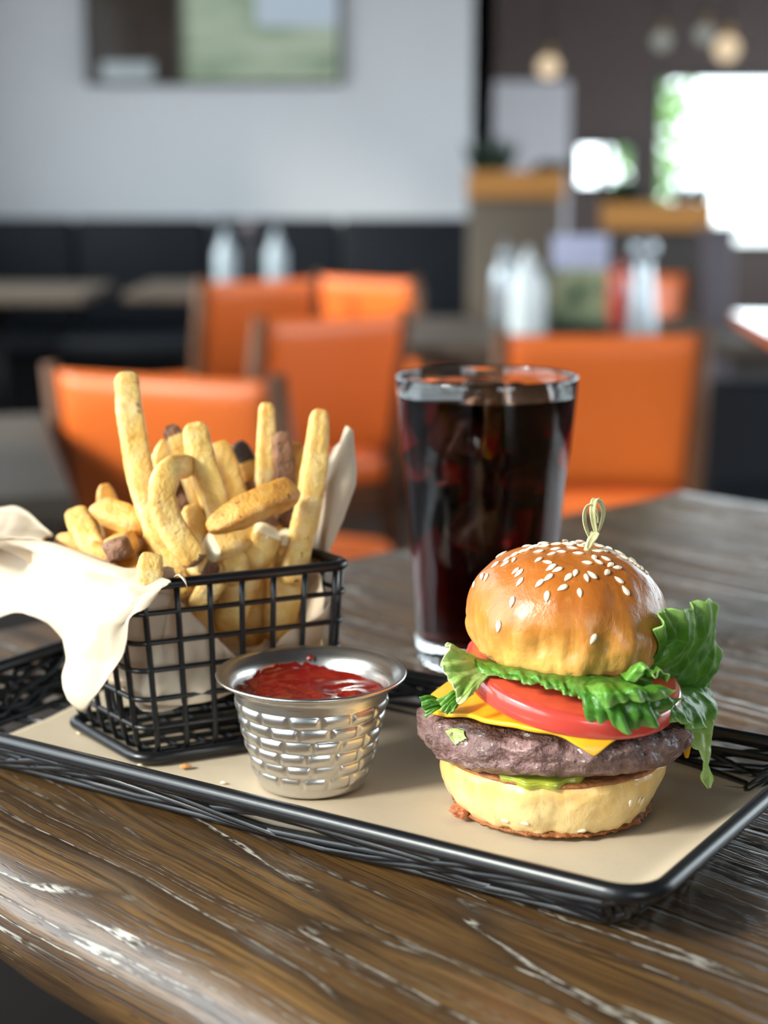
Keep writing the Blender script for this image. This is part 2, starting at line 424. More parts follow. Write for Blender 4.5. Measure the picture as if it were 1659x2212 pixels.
M['tree'] = simple('tree_foliage', (0.12, 0.24, 0.05), 0.6, 0, 0.4, 2)
M['white_plastic'] = simple('white_plastic', (0.72, 0.78, 0.8), 0.3, 0, 0.05, 20)
M['grey_plastic'] = simple('frosted_bottle_plastic', (0.36, 0.43, 0.48), 0.35, 0, 0.05, 20)
M['grey_steel'] = simple('grey_steel', (0.4, 0.44, 0.47), 0.3, 0.6, 0.1, 20)
M['white_paper'] = simple('white_paper', (0.82, 0.85, 0.92), 0.5, 0, 0.03, 20)
M['mauve'] = simple('mauve_post_paint', (0.12, 0.1, 0.115), 0.6, 0, 0.1, 6)
M['bulb'] = mat_emit('warm_bulb', (1.0, 0.78, 0.52), 1.0)
M['bulb2'] = mat_emit('cool_bulb', (0.8, 0.86, 0.78), 0.4)
M['brass'] = simple('brass', (0.35, 0.22, 0.09), 0.35, 1.0, 0.1, 20)
M['crumb'] = simple('bread_crumb', (0.5, 0.23, 0.07), 0.6, 0, 0.3, 500, 0.5, 0.001)

# ------------------------------------------------------------------ the room
X0, X1, Y0, Y1, Y2, XC, ZC = -2.1, 3.6, -4.6, 8.0, 11.0, 0.515, 3.3
def panel(name, boxes, mat, label):
    mb = MB()
    for c, d in boxes: mb.box(c, d)
    return struct(mb.build(name, mat, smooth=False), label)
def span(a, b, c, d, e, f):  # box from min to max corners
    return (((a + b) / 2, (c + d) / 2, (e + f) / 2), (b - a, d - c, f - e))
panel('floor', [span(X0 - .1, X1 + .1, Y0 - .1, Y2 + .1, -.1, 0)], M['floor'], 'dark tiled restaurant floor')
panel('ceiling', [span(X0 - .1, X1 + .1, Y0 - .1, Y2 + .1, ZC, ZC + .1)], M['ceiling'], 'dark charcoal ceiling')
XN, YJ = -1.2, 1.6                                        # unseen near part of the left wall, moved closer to strengthen its window light
NW = [(-2.0, 1.45, 0.80, 2.9)]
LW = [(1.65, 7.0, 0.95, 2.6)]      # unseen opening in the left wall, added to light the far room: y0,y1,z0,z1
def wall_with_holes(axis, pos, a0, a1, holes, thick=0.1, sgn=-1):
    out = []; cur = a0
    def bx(u0, u1, z0, z1):
        if u1 - u0 < 1e-4 or z1 - z0 < 1e-4: return
        lo, hi = sorted((pos, pos + sgn * thick))
        out.append(span(lo, hi, u0, u1, z0, z1) if axis == 'x' else span(u0, u1, lo, hi, z0, z1))
    for u0, u1, z0, z1 in holes:
        bx(cur, u0, 0, ZC); bx(u0, u1, 0, z0); bx(u0, u1, z1, ZC); cur = u1
    bx(cur, a1, 0, ZC); return out
panel('wall_left', wall_with_holes('x', X0, YJ, Y1 + .1, LW), M['wall'], 'off-white wall with tall windows added for light on the left')
panel('wall_bay', wall_with_holes('x', XN, Y0, YJ, NW) + [span(X0 - .1, XN, YJ - .1, YJ, 0, ZC)], M['wall'], 'off-white wall with the large window beside our table')
panel('wall_back', [span(X0 - .1, XC, Y1, Y1 + .1, 0, ZC)], M['wall'], 'pale grey wall behind the black bench')
panel('wall_return', [span(XC - .1, XC, Y1, Y2, 0, ZC)], M['brown_wall'], 'brown return wall at the end of the pale wall')
RW = [(1.22, 1.66, 1.1, 1.44), (1.74, 3.5, 0.72, 1.86)]
panel('wall_far', wall_with_holes('y', Y2, XC - .1, X1 + .1, RW, .1, 1), M['brown_wall'], 'brown far wall with bright windows')
RS = [(1.2, 10.6, 0.75, 2.6)]  # unseen opening, enlarged to light chairs and tables from the right
panel('wall_right', wall_with_holes('x', X1, Y0, Y2, RS, .1, 1), M['brown_wall'], 'brown wall on the right')
FW = [(1.0, 3.4, 0.75, 2.8)]  # unseen opening, sized so that daylight reaches the chair backs
panel('wall_front', wall_with_holes('y', Y0, XN, X1, FW, .1, -1), M['wall'], 'wall behind the viewer')
wi = 0
def window(axis, pos, hole, nbars, sgn):
    global wi; wi += 1
    u0, u1, z0, z1 = hole; fr = 0.05
    root = struct(empty('window_%d' % wi, ((pos, (u0 + u1) / 2, z0) if axis == 'x' else ((u0 + u1) / 2, pos, z0))), 'dark framed window pane looking out to a white sky')
    ox, oy, oz = root.location
    def put(mb, name, mat):
        o = mb.build(name, mat, root, smooth=False); o.location = (0, 0, 0); return o
    mb = MB()
    def B(a, b, c, d, th=0.06, m=None):
        m = m or mb
        if axis == 'x': m.box((0, (a + b) / 2 - oy, (c + d) / 2 - oz), (th, b - a, d - c))
        else: m.box(((a + b) / 2 - ox, 0, (c + d) / 2 - oz), (b - a, th, d - c))
    B(u0, u0 + fr, z0, z1); B(u1 - fr, u1, z0, z1); B(u0 + fr, u1 - fr, z0, z0 + fr); B(u0 + fr, u1 - fr, z1 - fr, z1)
    put(mb, 'window_frame', M['frame'])
    for k in range(nbars):
        u = u0 + (u1 - u0) * (k + 1) / (nbars + 1); mb = MB(); B(u - .02, u + .02, z0 + fr, z1 - fr, .05, mb); put(mb, 'mullion', M['frame'])
    for k in range(nbars + 1):
        a = u0 + fr + (u1 - u0 - 2 * fr) * k / (nbars + 1); b = u0 + fr + (u1 - u0 - 2 * fr) * (k + 1) / (nbars + 1)
        mb = MB(); B(a, b, z0 + fr, z1 - fr, .004, mb); put(mb, 'pane', M['pane'])
    c = ((u0 + u1) / 2, (z0 + z1) / 2)
    if axis == 'x':
        portal('daylight_portal', (pos + .0, c[0], c[1]), (0, R(-90) if sgn > 0 else R(90), 0), z1 - z0, u1 - u0)
    else:
        portal('daylight_portal', (c[0], pos, c[1]), (R(-90) if sgn < 0 else R(90), 0, 0), u1 - u0, z1 - z0)
for hL in NW: window('x', XN - .05, hL, 2, 1)
for hL in LW: window('x', X0 - .05, hL, 2, 1)
for hR in RW: window('y', Y2 + .05, hR, 1, -1)
window('x', X1 + .05, RS[0], 4, -1)
window('y', Y0 - .05, FW[0], 1, 1)
panel('trim_1', [span(XC, 1.2, Y2 - .03, Y2, 0.0, 1.8)], M['lilac_wall'], 'pale lilac panel above the far window')
# ground and tree outside
panel('ground_outside', [span(-30, 40, -30, 60, -.32, -.12)], simple('pale_paving', (0.4, 0.4, 0.38), 0.8, 0, 0.1, 1), 'pale paving outside the windows')

# ------------------------------------------------------------------ our table
E1 = Vector((0.682, -0.731, 0)); TH = math.atan2(E1.y, E1.x)
tb = empty('dining_table', (0, 0, 0), TH)
tag(tb, 'brown limed wooden table with live edge carrying the burger tray', 'table')
def table_top():
    xs = [-0.762 + i * (1.55 / 150) for i in range(151)]
    ya, yb = 0.274, 1.04
    prof = [(ya + .03, -.056), (ya + .016, -.053), (ya + .009, -.047), (ya + .002, -.036), (ya - .0025, -.025), (ya - .0033, -.0175),
            (ya - .002, -.012), (ya + .001, -.0075), (ya + .006, -.0035), (ya + .012, -.0012), (ya + .020, 0.0)]
    n = 40
    prof += [(ya + .020 + (yb - .012 - ya - .020) * k / n, 0.0) for k in range(1, n + 1)]
    prof += [(yb - .004, -.002), (yb, -.007), (yb, -.05), (yb - .006, -.056)]
    v = []; nv = len(prof)
    for i, x in enumerate(xs):
        for (y, z) in prof:
            d = max(0.0, 1 - (y - ya + .02) / 0.05)
            wob = d * (0.006 * noise.noise(Vector((x * 7, 1.3, 0))) + 0.0025 * noise.noise(Vector((x * 26, 4, z * 30))))
            bz = d * 0.0022 * noise.noise(Vector((x * 18, y * 25, 2)))
            v.append((x, y + wob, z + bz))
    f = []
    for i in range(150):
        for j in range(nv):
            j2 = (j + 1) % nv
            f.append((i * nv + j, (i + 1) * nv + j, (i + 1) * nv + j2, i * nv + j2))
    f.append(tuple(range(nv))); f.append(tuple(150 * nv + j for j in range(nv))[::-1])
    o = mesh_obj('tabletop', v, f, M['table'], tb, True); fix_normals(o); auto(o, 50)
    o.location = (0, 0, TOP)
    return o
table_top()
cxm, cym = 0.02, 0.66
MB().box((cxm, cym, 0.437), (0.1, 0.1, 0.82)).build('column', M['black_metal'], tb, False, bevel=.005)
MB().box((cxm, cym, 0.015), (0.6, 0.5, 0.03)).build('base_plate', M['black_metal'], tb, False, bevel=.008)
MB().box((cxm, cym, 0.8555), (0.5, 0.4, 0.017)).build('mounting_plate', M['black_metal'], tb, False, bevel=.003)

# ------------------------------------------------------------------ wire tray
TU = Vector((0.84, -0.542, 0)); TV = Vector((0.542, 0.84, 0))
U0, U1, V0, V1 = -0.530, -0.186, 0.4345, 0.593
def tray_pt(u, v, z): return TU * u + TV * v + Vector((0, 0, TOP + z))
tray_c = tray_pt((U0 + U1) / 2, (V0 + V1) / 2, 0)
tray = empty('wire_tray', tray_c); tag(tray, 'shallow black wire tray with woven sides under the burger', 'tray')
def rrect(u0, u1, v0, v1, z, rad, n=8, m=14):
    P = []
    cs = [(u1 - rad, v1 - rad, 0), (u0 + rad, v1 - rad, 90), (u0 + rad, v0 + rad, 180), (u1 - rad, v0 + rad, 270)]
    for q, (cu, cv, a0) in enumerate(cs):
        arc = [(cu + rad * math.cos(R(a0 + 90 * k / n)), cv + rad * math.sin(R(a0 + 90 * k / n))) for k in range(n + 1)]
        P += arc
        nu, nv_, na = cs[(q + 1) % 4]
        b = (nu + rad * math.cos(R(na)), nv_ + rad * math.sin(R(na))); a = arc[-1]
        P += [(a[0] + (b[0] - a[0]) * k / m, a[1] + (b[1] - a[1]) * k / m) for k in range(1, m)]
    return [(u, v, z) for u, v in P]
def rel(p, c): return p - Vector(c)
def tray_tube(name, pts, r, seg=10, closed=False):
    return MB().tube([rel(tray_pt(*p), tray_c) for p in pts], r, seg, closed).build(name, M['wire'], tray)
ZR = 0.0215
rimloop = rrect(U0, U1, V0, V1, ZR, 0.014)
tray_tube('rim', rimloop, 0.0030, 12, True)
INS = 0.017
baseloop = rrect(U0 + INS, U1 - INS, V0 + INS, V1 - INS, 0.0036, 0.008)
tray_tube('base_ring', baseloop, 0.0017, 8, True)
rnd = random.Random(5)
nl = len(rimloop)
# woven side strands: they wander between base ring and rim all the way round
for k in range(11):
    ph = rnd.uniform(0, 6.28); fr = rnd.choice([5, 6, 7, 8, 9]); ph2 = rnd.uniform(0, 6.28); fr2 = rnd.choice([11, 13, 15])
    pts = []
    for i in range(nl):
        a = 2 * math.pi * i / nl
        s = 0.5 + 0.36 * math.sin(fr * a + ph) + 0.14 * math.sin(fr2 * a + ph2)
        s = max(0.04, min(0.93, s))
        b = Vector(baseloop[i]).lerp(Vector(rimloop[i]), s)
        off = 0.0012 * math.sin(3 * a + k)
        pts.append((b.x, b.y, b.z + off))
    tray_tube('side_wire', pts, rnd.uniform(0.0014, 0.0019), 6, True)
for k in range(9):      # floor wires under the paper, wandering lengthways
    v = V0 + INS + (V1 - V0 - 2 * INS) * (k + 0.5) / 9
    pts = [(U0 + INS + (U1 - U0 - 2 * INS) * i / 24, v + 0.006 * math.sin(i * 0.8 + k * 1.9), 0.0026) for i in range(25)]
    tray_tube('floor_wire', pts, 0.0014, 6)

# ------------------------------------------------------------------ tray paper
def tray_paper():
    u0, u1, v0, v1 = U0 + 0.034, U1 - 0.006, V0 + 0.0042, V1 - 0.012
    nu, nv = 110, 56; g = []
    for i in range(nu + 1):
        row = []
        for j in range(nv + 1):
            a, b = i / nu, j / nv
            uu0 = u0 + 0.004 * math.sin(b * 6)
            u = uu0 + (u1 - uu0) * a
            v = v0 + (v1 - v0) * b
            z = 0.0068 + 0.0006 * fbm((u * 22, v * 22, 0))
            # front edge leans up against the rim, right end curls up the sloping side
            df = v - (V0 + INS); dr = u - (U1 - INS - .004); db = v - (V1 - INS)
            z += max(0, -df * 1.2, dr * 0.62, db * 0.9)
            row.append(tray_pt(u, v, z))
        g.append(row)
    c = tray_pt((u0 + u1) / 2, (v0 + v1) / 2, 0.006)
    o = mesh_obj('tray_paper', [rel(p, c) for r in g for p in r], grid_faces(nu, nv), M['tray_paper'], None, True, c)
    s = o.modifiers.new('thickness', 'SOLIDIFY'); s.thickness = 0.0003; s.offset = -1
    return tag(o, 'tan kraft paper sheet lining the black wire tray', 'paper')
tray_paper()
ZP = 0.0078                    # top of the paper

# ------------------------------------------------------------------ sauce cup
cup_c = Vector((-0.0277, 0.6055, TOP + ZP))
cup = empty('sauce_cup', cup_c); tag(cup, 'small stainless steel sauce cup with embossed brick pattern', 'cup')
def cup_r(z):
    return 0.0205 + (0.0292 - 0.0205) * (max(0, z) / 0.036) ** 0.9
def make_cup():
    seg = 288; nz = 120; v = []; rows = []
    H = 0.0425
    nb = 15; zr0, zr1, nr = 0.0035, 0.0345, 6
    for i in range(nz + 1):
        z = 0.0012 + (0.0375 - 0.0012) * i / nz; ring = []
        for k in range(seg):
            a = 2 * math.pi * k / seg; r = cup_r(z); d = 0
            if zr0 < z < zr1:
                q = (z - zr0) / (zr1 - zr0) * nr; row = int(q); fz = q - row
                off = (row % 2) * 0.5 + 0.17 * math.sin(row * 2.3)
                fa = (a / (2 * math.pi) * nb + off) % 1.0
                ez = min(fz, 1 - fz) / 0.5; ea = min(fa, 1 - fa) / 0.5
                d = 0.00105 * math.sin(math.pi * fz) ** 0.75 * smooth01(0.0, 0.32, ea) ** 0.8 * (0.9 + 0.2 * math.sin(row * 5 + int((a / (2 * math.pi) * nb + off)) * 3.1))
            ring.append((r + d, z, a))
        rows.append(ring)
    # rounded foot, flared lip
    extra0 = [(0.0, 0.0006), (0.0188, 0.0006), (0.0188, 0.0), (0.0199, 0.0), (0.0204, 0.0006)]
    lip = [(0.0297, 0.0385), (0.0306, 0.0396), (0.032, 0.0407), (0.0338, 0.0415), (0.0352, 0.042), (0.0360, 0.0424), (0.0363, 0.0431), (0.0360, 0.0437), (0.0353, 0.0437),
           (0.0338, 0.0427), (0.0318, 0.0414), (0.0300, 0.0398), (0.0290, 0.0375), (0.0272, 0.028), (0.0235, 0.012), (0.02, 0.002), (0.0, 0.0018)]
    allr = [[(r, z, 2 * math.pi * k / seg) for k in range(seg)] for r, z in extra0] + rows + [[(r, z, 2 * math.pi * k / seg) for k in range(seg)] for r, z in lip]
    for ring in allr:
        v += [(r * math.cos(a), r * math.sin(a), z) for r, z, a in ring]
    f = []
    for i in range(len(allr) - 1):
        for k in range(seg):
            k2 = (k + 1) % seg; f.append((i * seg + k, i * seg + k2, (i + 1) * seg + k2, (i + 1) * seg + k))
    split = (len(extra0) + len(rows) - 1)
    body = mesh_obj('body', v, f, M['steel'], cup)
    return body
make_cup()
def make_ketchup():
    rmax = 0.0284; zk = 0.0345; nr, seg = 26, 96; v = []; f = []
    def surf(x, y):
        r = math.hypot(x, y)
        h = 0.0007 * math.sin(x * 420 + 1.5 * math.sin(y * 160)) * math.exp(-((x - .012) ** 2 + (y + .0) ** 2) / 0.00012) + 0.0007 * fbm((x * 120, y * 200, 3))
        return zk + h + 0.0016 * smooth01(0.021, rmax, r) * (0.4 + 0.9 * smooth01(-.01, .02, -x + y))
    v.append((0, 0, surf(0, 0)))
    for i in range(1, nr + 1):
        r = rmax * i / nr
        for k in range(seg):
            a = 2 * math.pi * k / seg; x, y = r * math.cos(a), r * math.sin(a); v.append((x, y, surf(x, y)))
    for k in range(seg): f.append((0, 1 + k, 1 + (k + 1) % seg))
    for i in range(nr - 1):
        for k in range(seg):
            k2 = (k + 1) % seg; a = 1 + i * seg; b = a + seg; f.append((a + k, b + k, b + k2, a + k2))
    nb = len(v)                     # closed underneath
    for k in range(seg):
        a = 2 * math.pi * k / seg; v.append((0.0225 * math.cos(a), 0.0225 * math.sin(a), 0.013))
    top = 1 + (nr - 1) * seg
    for k in range(seg):
        k2 = (k + 1) % seg; f.append((top + k, nb + k, nb + k2, top + k2))
    f.append(tuple(nb + k for k in range(seg))[::-1])
    o = mesh_obj('ketchup', v, f, M['ketchup'], None, True, cup_c)
    tag(o, 'dark red ketchup filling the small steel cup', 'ketchup')
    # smear climbing the back wall and a drop
    sv = []; nu, nv = 40, 10
    for i in range(nu + 1):
        a = R(75 + 75 * i / nu)
        top_z = 0.0352 + 0.0046 * math.sin(math.pi * i / nu) ** 0.6 * (0.75 + 0.35 * fbm((i * 0.4, 0, 5)))
        for j in range(nv + 1):
            z = 0.0335 + (top_z - 0.0335) * j / nv
            rr = 0.0272 + (z - 0.028) / 0.0095 * 0.0018
            if z > 0.0375: rr = 0.029 + (z - 0.0375) * 0.45
            rr -= 0.0005 * (1 - (j / nv) ** 3)
            sv.append((rr * math.cos(a), rr * math.sin(a), z))
    s = mesh_obj('smear', sv, grid_faces(nu, nv), M['ketchup'], o)
    sm = s.modifiers.new('thickness', 'SOLIDIFY'); sm.thickness = 0.0003
    a = R(93); dm = MB(); prof = [(0.0, -1.0)] + [(math.cos(R(t)), math.sin(R(t))) for t in range(-70, 90, 20)] + [(0.0, 1.0)]
    dm.lathe([(p[0] * 0.0015 + 1e-6, p[1] * 0.0013) for p in prof], 16, c=(0.0298 * math.cos(a), 0.0298 * math.sin(a), 0.0402))
    dm.build('drop', M['ketchup'], o)
make_ketchup()

# ------------------------------------------------------------------ fry basket
BD = Vector((math.cos(R(25)), math.sin(R(25)), 0)); BL = Vector((math.cos(R(127)), math.sin(R(127)), 0))
bA = Vector((-0.0945, 0.6235, 0))                # front left foot corner
LB, DB = 0.083, 0.060                             # base length and depth
LT, DT, HT = 0.094, 0.076, 0.0712                 # rim length, depth and height
bC = bA + BD * LB / 2 + BL * DB / 2
bZ = TOP + ZP + 0.0021
bas = empty('fry_basket', (bC.x, bC.y, TOP + ZP)); tag(bas, 'small black wire basket holding french fries and paper', 'basket')
BO = Vector((bC.x, bC.y, TOP + ZP))
def bpt(s, d, h):              # s along length -1..1, d depth -1..1, h height 0..1 (flares upward)
    e = h ** 1.0
    L = (LB + (LT - LB) * e) / 2; Dp = (DB + (DT - DB) * e) / 2
    c = bC + BD * (-0.003 * e) + BL * (0.002 * e)
    p = c + BD * (s * L) + BL * (d * Dp)
    return Vector((p.x, p.y, TOP + ZP + 0.0026 + h * HT)) - BO
def brect(h, rad, n=6):
    out = []
    for (cs, cdp, a0) in ((1, 1, 0), (-1, 1, 90), (-1, -1, 180), (1, -1, 270)):
        L = (LB + (LT - LB) * h) / 2; Dp = (DB + (DT - DB) * h) / 2
        for k in range(n + 1):
            a = R(a0 + 90 * k / n)
            out.append(bpt(cs + (math.cos(a) - (1 if cs > 0 else -1)) * rad / L, cdp + (math.sin(a) - (1 if cdp > 0 else -1)) * rad / Dp, h))
    return out
def bwire(name, pts, r, closed=False, seg=8): return MB().tube(pts, r, seg, closed).build(name, M['wire'], bas)
bwire('rim', brect(1.0, 0.008), 0.0021, True, 10)
foot = brect(0.0, 0.008)
bwire('base_ring', [Vector((p.x * 1.06, p.y * 1.06, 0.0024)) for p in foot], 0.0024, True, 10)
for h in (0.17, 0.34, 0.51, 0.67, 0.84):
    bwire('hoop_wire', brect(h, 0.006, 4), 0.0011, True, 6)
NF = 7
for k in range(NF):             # wires running up the front, under the floor and up the back
    s = -0.86 + 1.72 * k / (NF - 1)
    pts = [bpt(s, -1, h) for h in (1.0, 0.8, 0.6, 0.4, 0.2, 0.08)] + [bpt(s, -0.97, 0.02), bpt(s, -0.88, 0.0)] + \
          [bpt(s, d, 0.0) for d in (-0.5, 0, 0.5)] + [bpt(s, 0.88, 0.0), bpt(s, 0.97, 0.02)] + [bpt(s, 1, h) for h in (0.08, 0.2, 0.4, 0.6, 0.8, 1.0)]
    bwire('upright_wire', pts, 0.00125, False, 7)
NS = 6
for k in range(NS):             # wires running up both ends
    d = -0.82 + 1.64 * k / (NS - 1)
    pts = [bpt(-1, d, h) for h in (1.0, 0.75, 0.5, 0.25, 0.09)] + [bpt(-0.97, d, 0.025), bpt(-0.9, d, 0.012)] + \
          [bpt(s, d, 0.012) for s in (-0.5, 0, 0.5)] + [bpt(0.9, d, 0.012), bpt(0.97, d, 0.025)] + [bpt(1, d, h) for h in (0.09, 0.25, 0.5, 0.75, 1.0)]
    bwire('cross_wire', pts, 0.00125, False, 7)

# ------------------------------------------------------------------ basket liner paper
def crease(p, seedv=0):
    r2 = random.Random(11 + seedv); s = 0
    for k in range(5):
        d = Vector((r2.uniform(-1, 1), r2.uniform(-1, 1), r2.uniform(-1, 1))).normalized(); L = r2.uniform(0.018, 0.045); ph = r2.random()
        q = (p.dot(d) / L + ph) % 1.0
        s += (abs(q - 0.5) - 0.25) * L * 0.22
    return s
def make_liner():
    V = []; Fc = []
    def patch(ctrl, nu, nv, amp=1.0, sd=0, fade=None):
        g = sheet_grid(ctrl, nu, nv); N = grid_normals(g); n0 = len(V)
        for i in range(nu + 1):
            for j in range(nv + 1):
                p = g[i][j]; k = smooth01(fade[0], fade[1], j / nv) if fade else 1.0; V.append(p + N[i][j] * crease(p, sd) * amp * k)
        Fc.extend(grid_faces(nu, nv, n0))
    # left flap folded over the rim and hanging outside, corner drooping to a point
    A = lambda *q: at(*q)
    def rg(d, s=-1.0, up=0.0036): return BO + bpt(s, d, 1.0) + Vector((0, 0, up))
    outer = [
        [A(-70, 1205, .700), A(-70, 1250, .690), A(-70, 1300, .683), A(-70, 1365, .680)],
        [A(25, 1185, .690), A(25, 1225, .676), A(30, 1275, .668), A(40, 1322, .665)],
        [A(92, 1205, .660), A(90, 1250, .652), A(92, 1295, .650), A(96, 1340, .648)],
        [A(160, 1250, .640), A(150, 1310, .634), A(142, 1370, .634), A(146, 1430, .633)],
        [A(222, 1280, .624), A(208, 1345, .620), A(192, 1440, .619), A(178, 1538, .619)],
        [A(282, 1288, .610), A(272, 1320, .609), A(264, 1355, .611), A(256, 1398, .611)],
        [A(326, 1276, .610), A(320, 1288, .607), A(312, 1305, .606), A(298, 1332, .606)],
        [A(366, 1252, .6085), A(362, 1256, .607), A(356, 1262, .606), A(350, 1270, .606)],
    ]
    ridge = [rg(1.0, -1.55, .004), rg(1.0, -1.25, .004), rg(0.75, -1.04, .005), rg(0.35), rg(-0.15), rg(-0.6), rg(-0.93, -0.95), rg(-1.02, -0.66, .003)]
    sv = [-1.50, -1.25, -1.04, -1, -1, -1, -.95, -.66]
    dvv = [1.0, 1.0, .75, .35, -.15, -.6, -.93, -1.02]
    ridge = [rg(d, s_, .0068) for d, s_ in zip(dvv, sv)]
    cols = [[rg(d * .93, s_ + .09, .0055), r, rg(d * 1.02 - (.04 if k > 4 else 0), s_ - .085, .0045)] + q for k, (d, s_, r, q) in enumerate(zip(dvv, sv, ridge, outer))]
    patch(cols, 80, 56, 1.0, 0, (0.33, 0.6))
    # inner half of that flap running down inside the basket
    inner = []
    for i, c in enumerate(cols):
        top = c[0]; s = max(0, (i - 1) / (len(cols) - 2))
        b = BO + bpt(-0.86 + 0.2 * s, 0.85 - 1.7 * s, 0.62)
        b2 = BO + bpt(-0.70 + 0.1 * s, 0.8 - 1.55 * s, 0.36)
        inner.append([top, top.lerp(b, 0.35) + Vector((0.002, 0.004, 0.002)), b, b2])
    patch(inner, 48, 24, 0.6, 3, (0.1, 0.5))
    # raised rear corner of the sheet at the far left
    patch([[ridge[0], A(-70, 1115, .725), A(-70, 1094, .735)], [ridge[0].lerp(ridge[1], .5), A(2, 1116, .725), A(8, 1101, .732)],
           [ridge[1], A(52, 1120, .712), A(54, 1102, .722)], [ridge[2], A(112, 1160, .684), A(114, 1154, .688)]], 30, 14, 0.4, 5)
    # pouch: front, right, back walls and bottom inside the wires
    def wallp(path, h0, h1, nu, nv, sd, topw=0.0):
        ctrl = []
        for (s, d, ht) in path:
            ctrl.append([BO + bpt(s * 0.90, d * 0.88, h0) , BO + bpt(s * 0.93, d * 0.92, (h0 + h1) / 2), BO + bpt(s * 0.93, d * 0.93, ht)])
        patch(ctrl, nu, nv, 0.9, sd)
    wallp([(-0.97, 0.2, 0.92), (-0.97, -0.5, 0.95), (-0.9, -0.93, 0.93), (-0.6, -0.97, 0.90), (-0.3, -0.97, 0.70), (0.1, -0.97, 0.48), (0.45, -0.97, 0.62), (0.8, -0.95, 0.70), (0.95, -0.9, 0.85)], 0.30, 0.6, 90, 24, 7)
    wallp([(0.95, -0.95, 0.80), (0.97, -0.4, 1.0), (0.97, 0.2, 1.0), (0.95, 0.8, 1.0), (0.6, 0.97, 1.0), (0, 0.97, 1.0), (-0.6, 0.97, 0.98), (-0.97, 0.8, 0.95), (-0.97, 0.2, 0.92)], 0.30, 0.65, 90, 24, 8)
    bt = [[BO + bpt(s, d, 0.30 + 0.02 * math.sin(3 * s + 2 * d)) for d in (-0.86, -0.4, 0, 0.4, 0.86)] for s in (-0.9, -0.4, 0, 0.4, 0.9)]
    patch(bt, 24, 18, 0.8, 9)
    # right flap standing up
    patch([[A(640, 1300, .690), A(650, 1200, .700), A(668, 1120, .706), A(690, 1050, .712), A(712, 962, .718)],
           [A(668, 1285, .680), A(680, 1190, .690), A(696, 1110, .697), A(712, 1030, .704), A(734, 926, .711)],
           [A(690, 1262, .668), A(704, 1175, .676), A(722, 1095, .684), A(740, 1010, .692), A(758, 925, .700)],
           [A(700, 1245, .672), A(714, 1175, .678), A(730, 1110, .686), A(746, 1040, .694), A(750, 960, .702)],
           [A(704, 1232, .690), A(712, 1180, .700), A(722, 1130, .706), A(734, 1080, .712), A(740, 1010, .716)]], 46, 44, 1.0, 13)
    # little torn corner poking over the front rim
    patch([[A(376, 1247, .6065), A(380, 1243, .604), A(388, 1241, .602)], [A(386, 1240, .606), A(392, 1245, .6015), A(397, 1254, .601)], [A(396, 1242, .607), A(401, 1256, .601), A(408, 1271, .6015)]], 8, 8, 0.1, 2)
    c = Vector((bC.x, bC.y, TOP + 0.03))
    o = mesh_obj('liner_paper', [p - c for p in V], Fc, M['liner'], None, True, c)
    s = o.modifiers.new('thickness', 'SOLIDIFY'); s.thickness = 0.00025; s.offset = 0
    tag(o, 'crumpled cream paper liner spilling over the fry basket edge', 'paper')
make_liner()

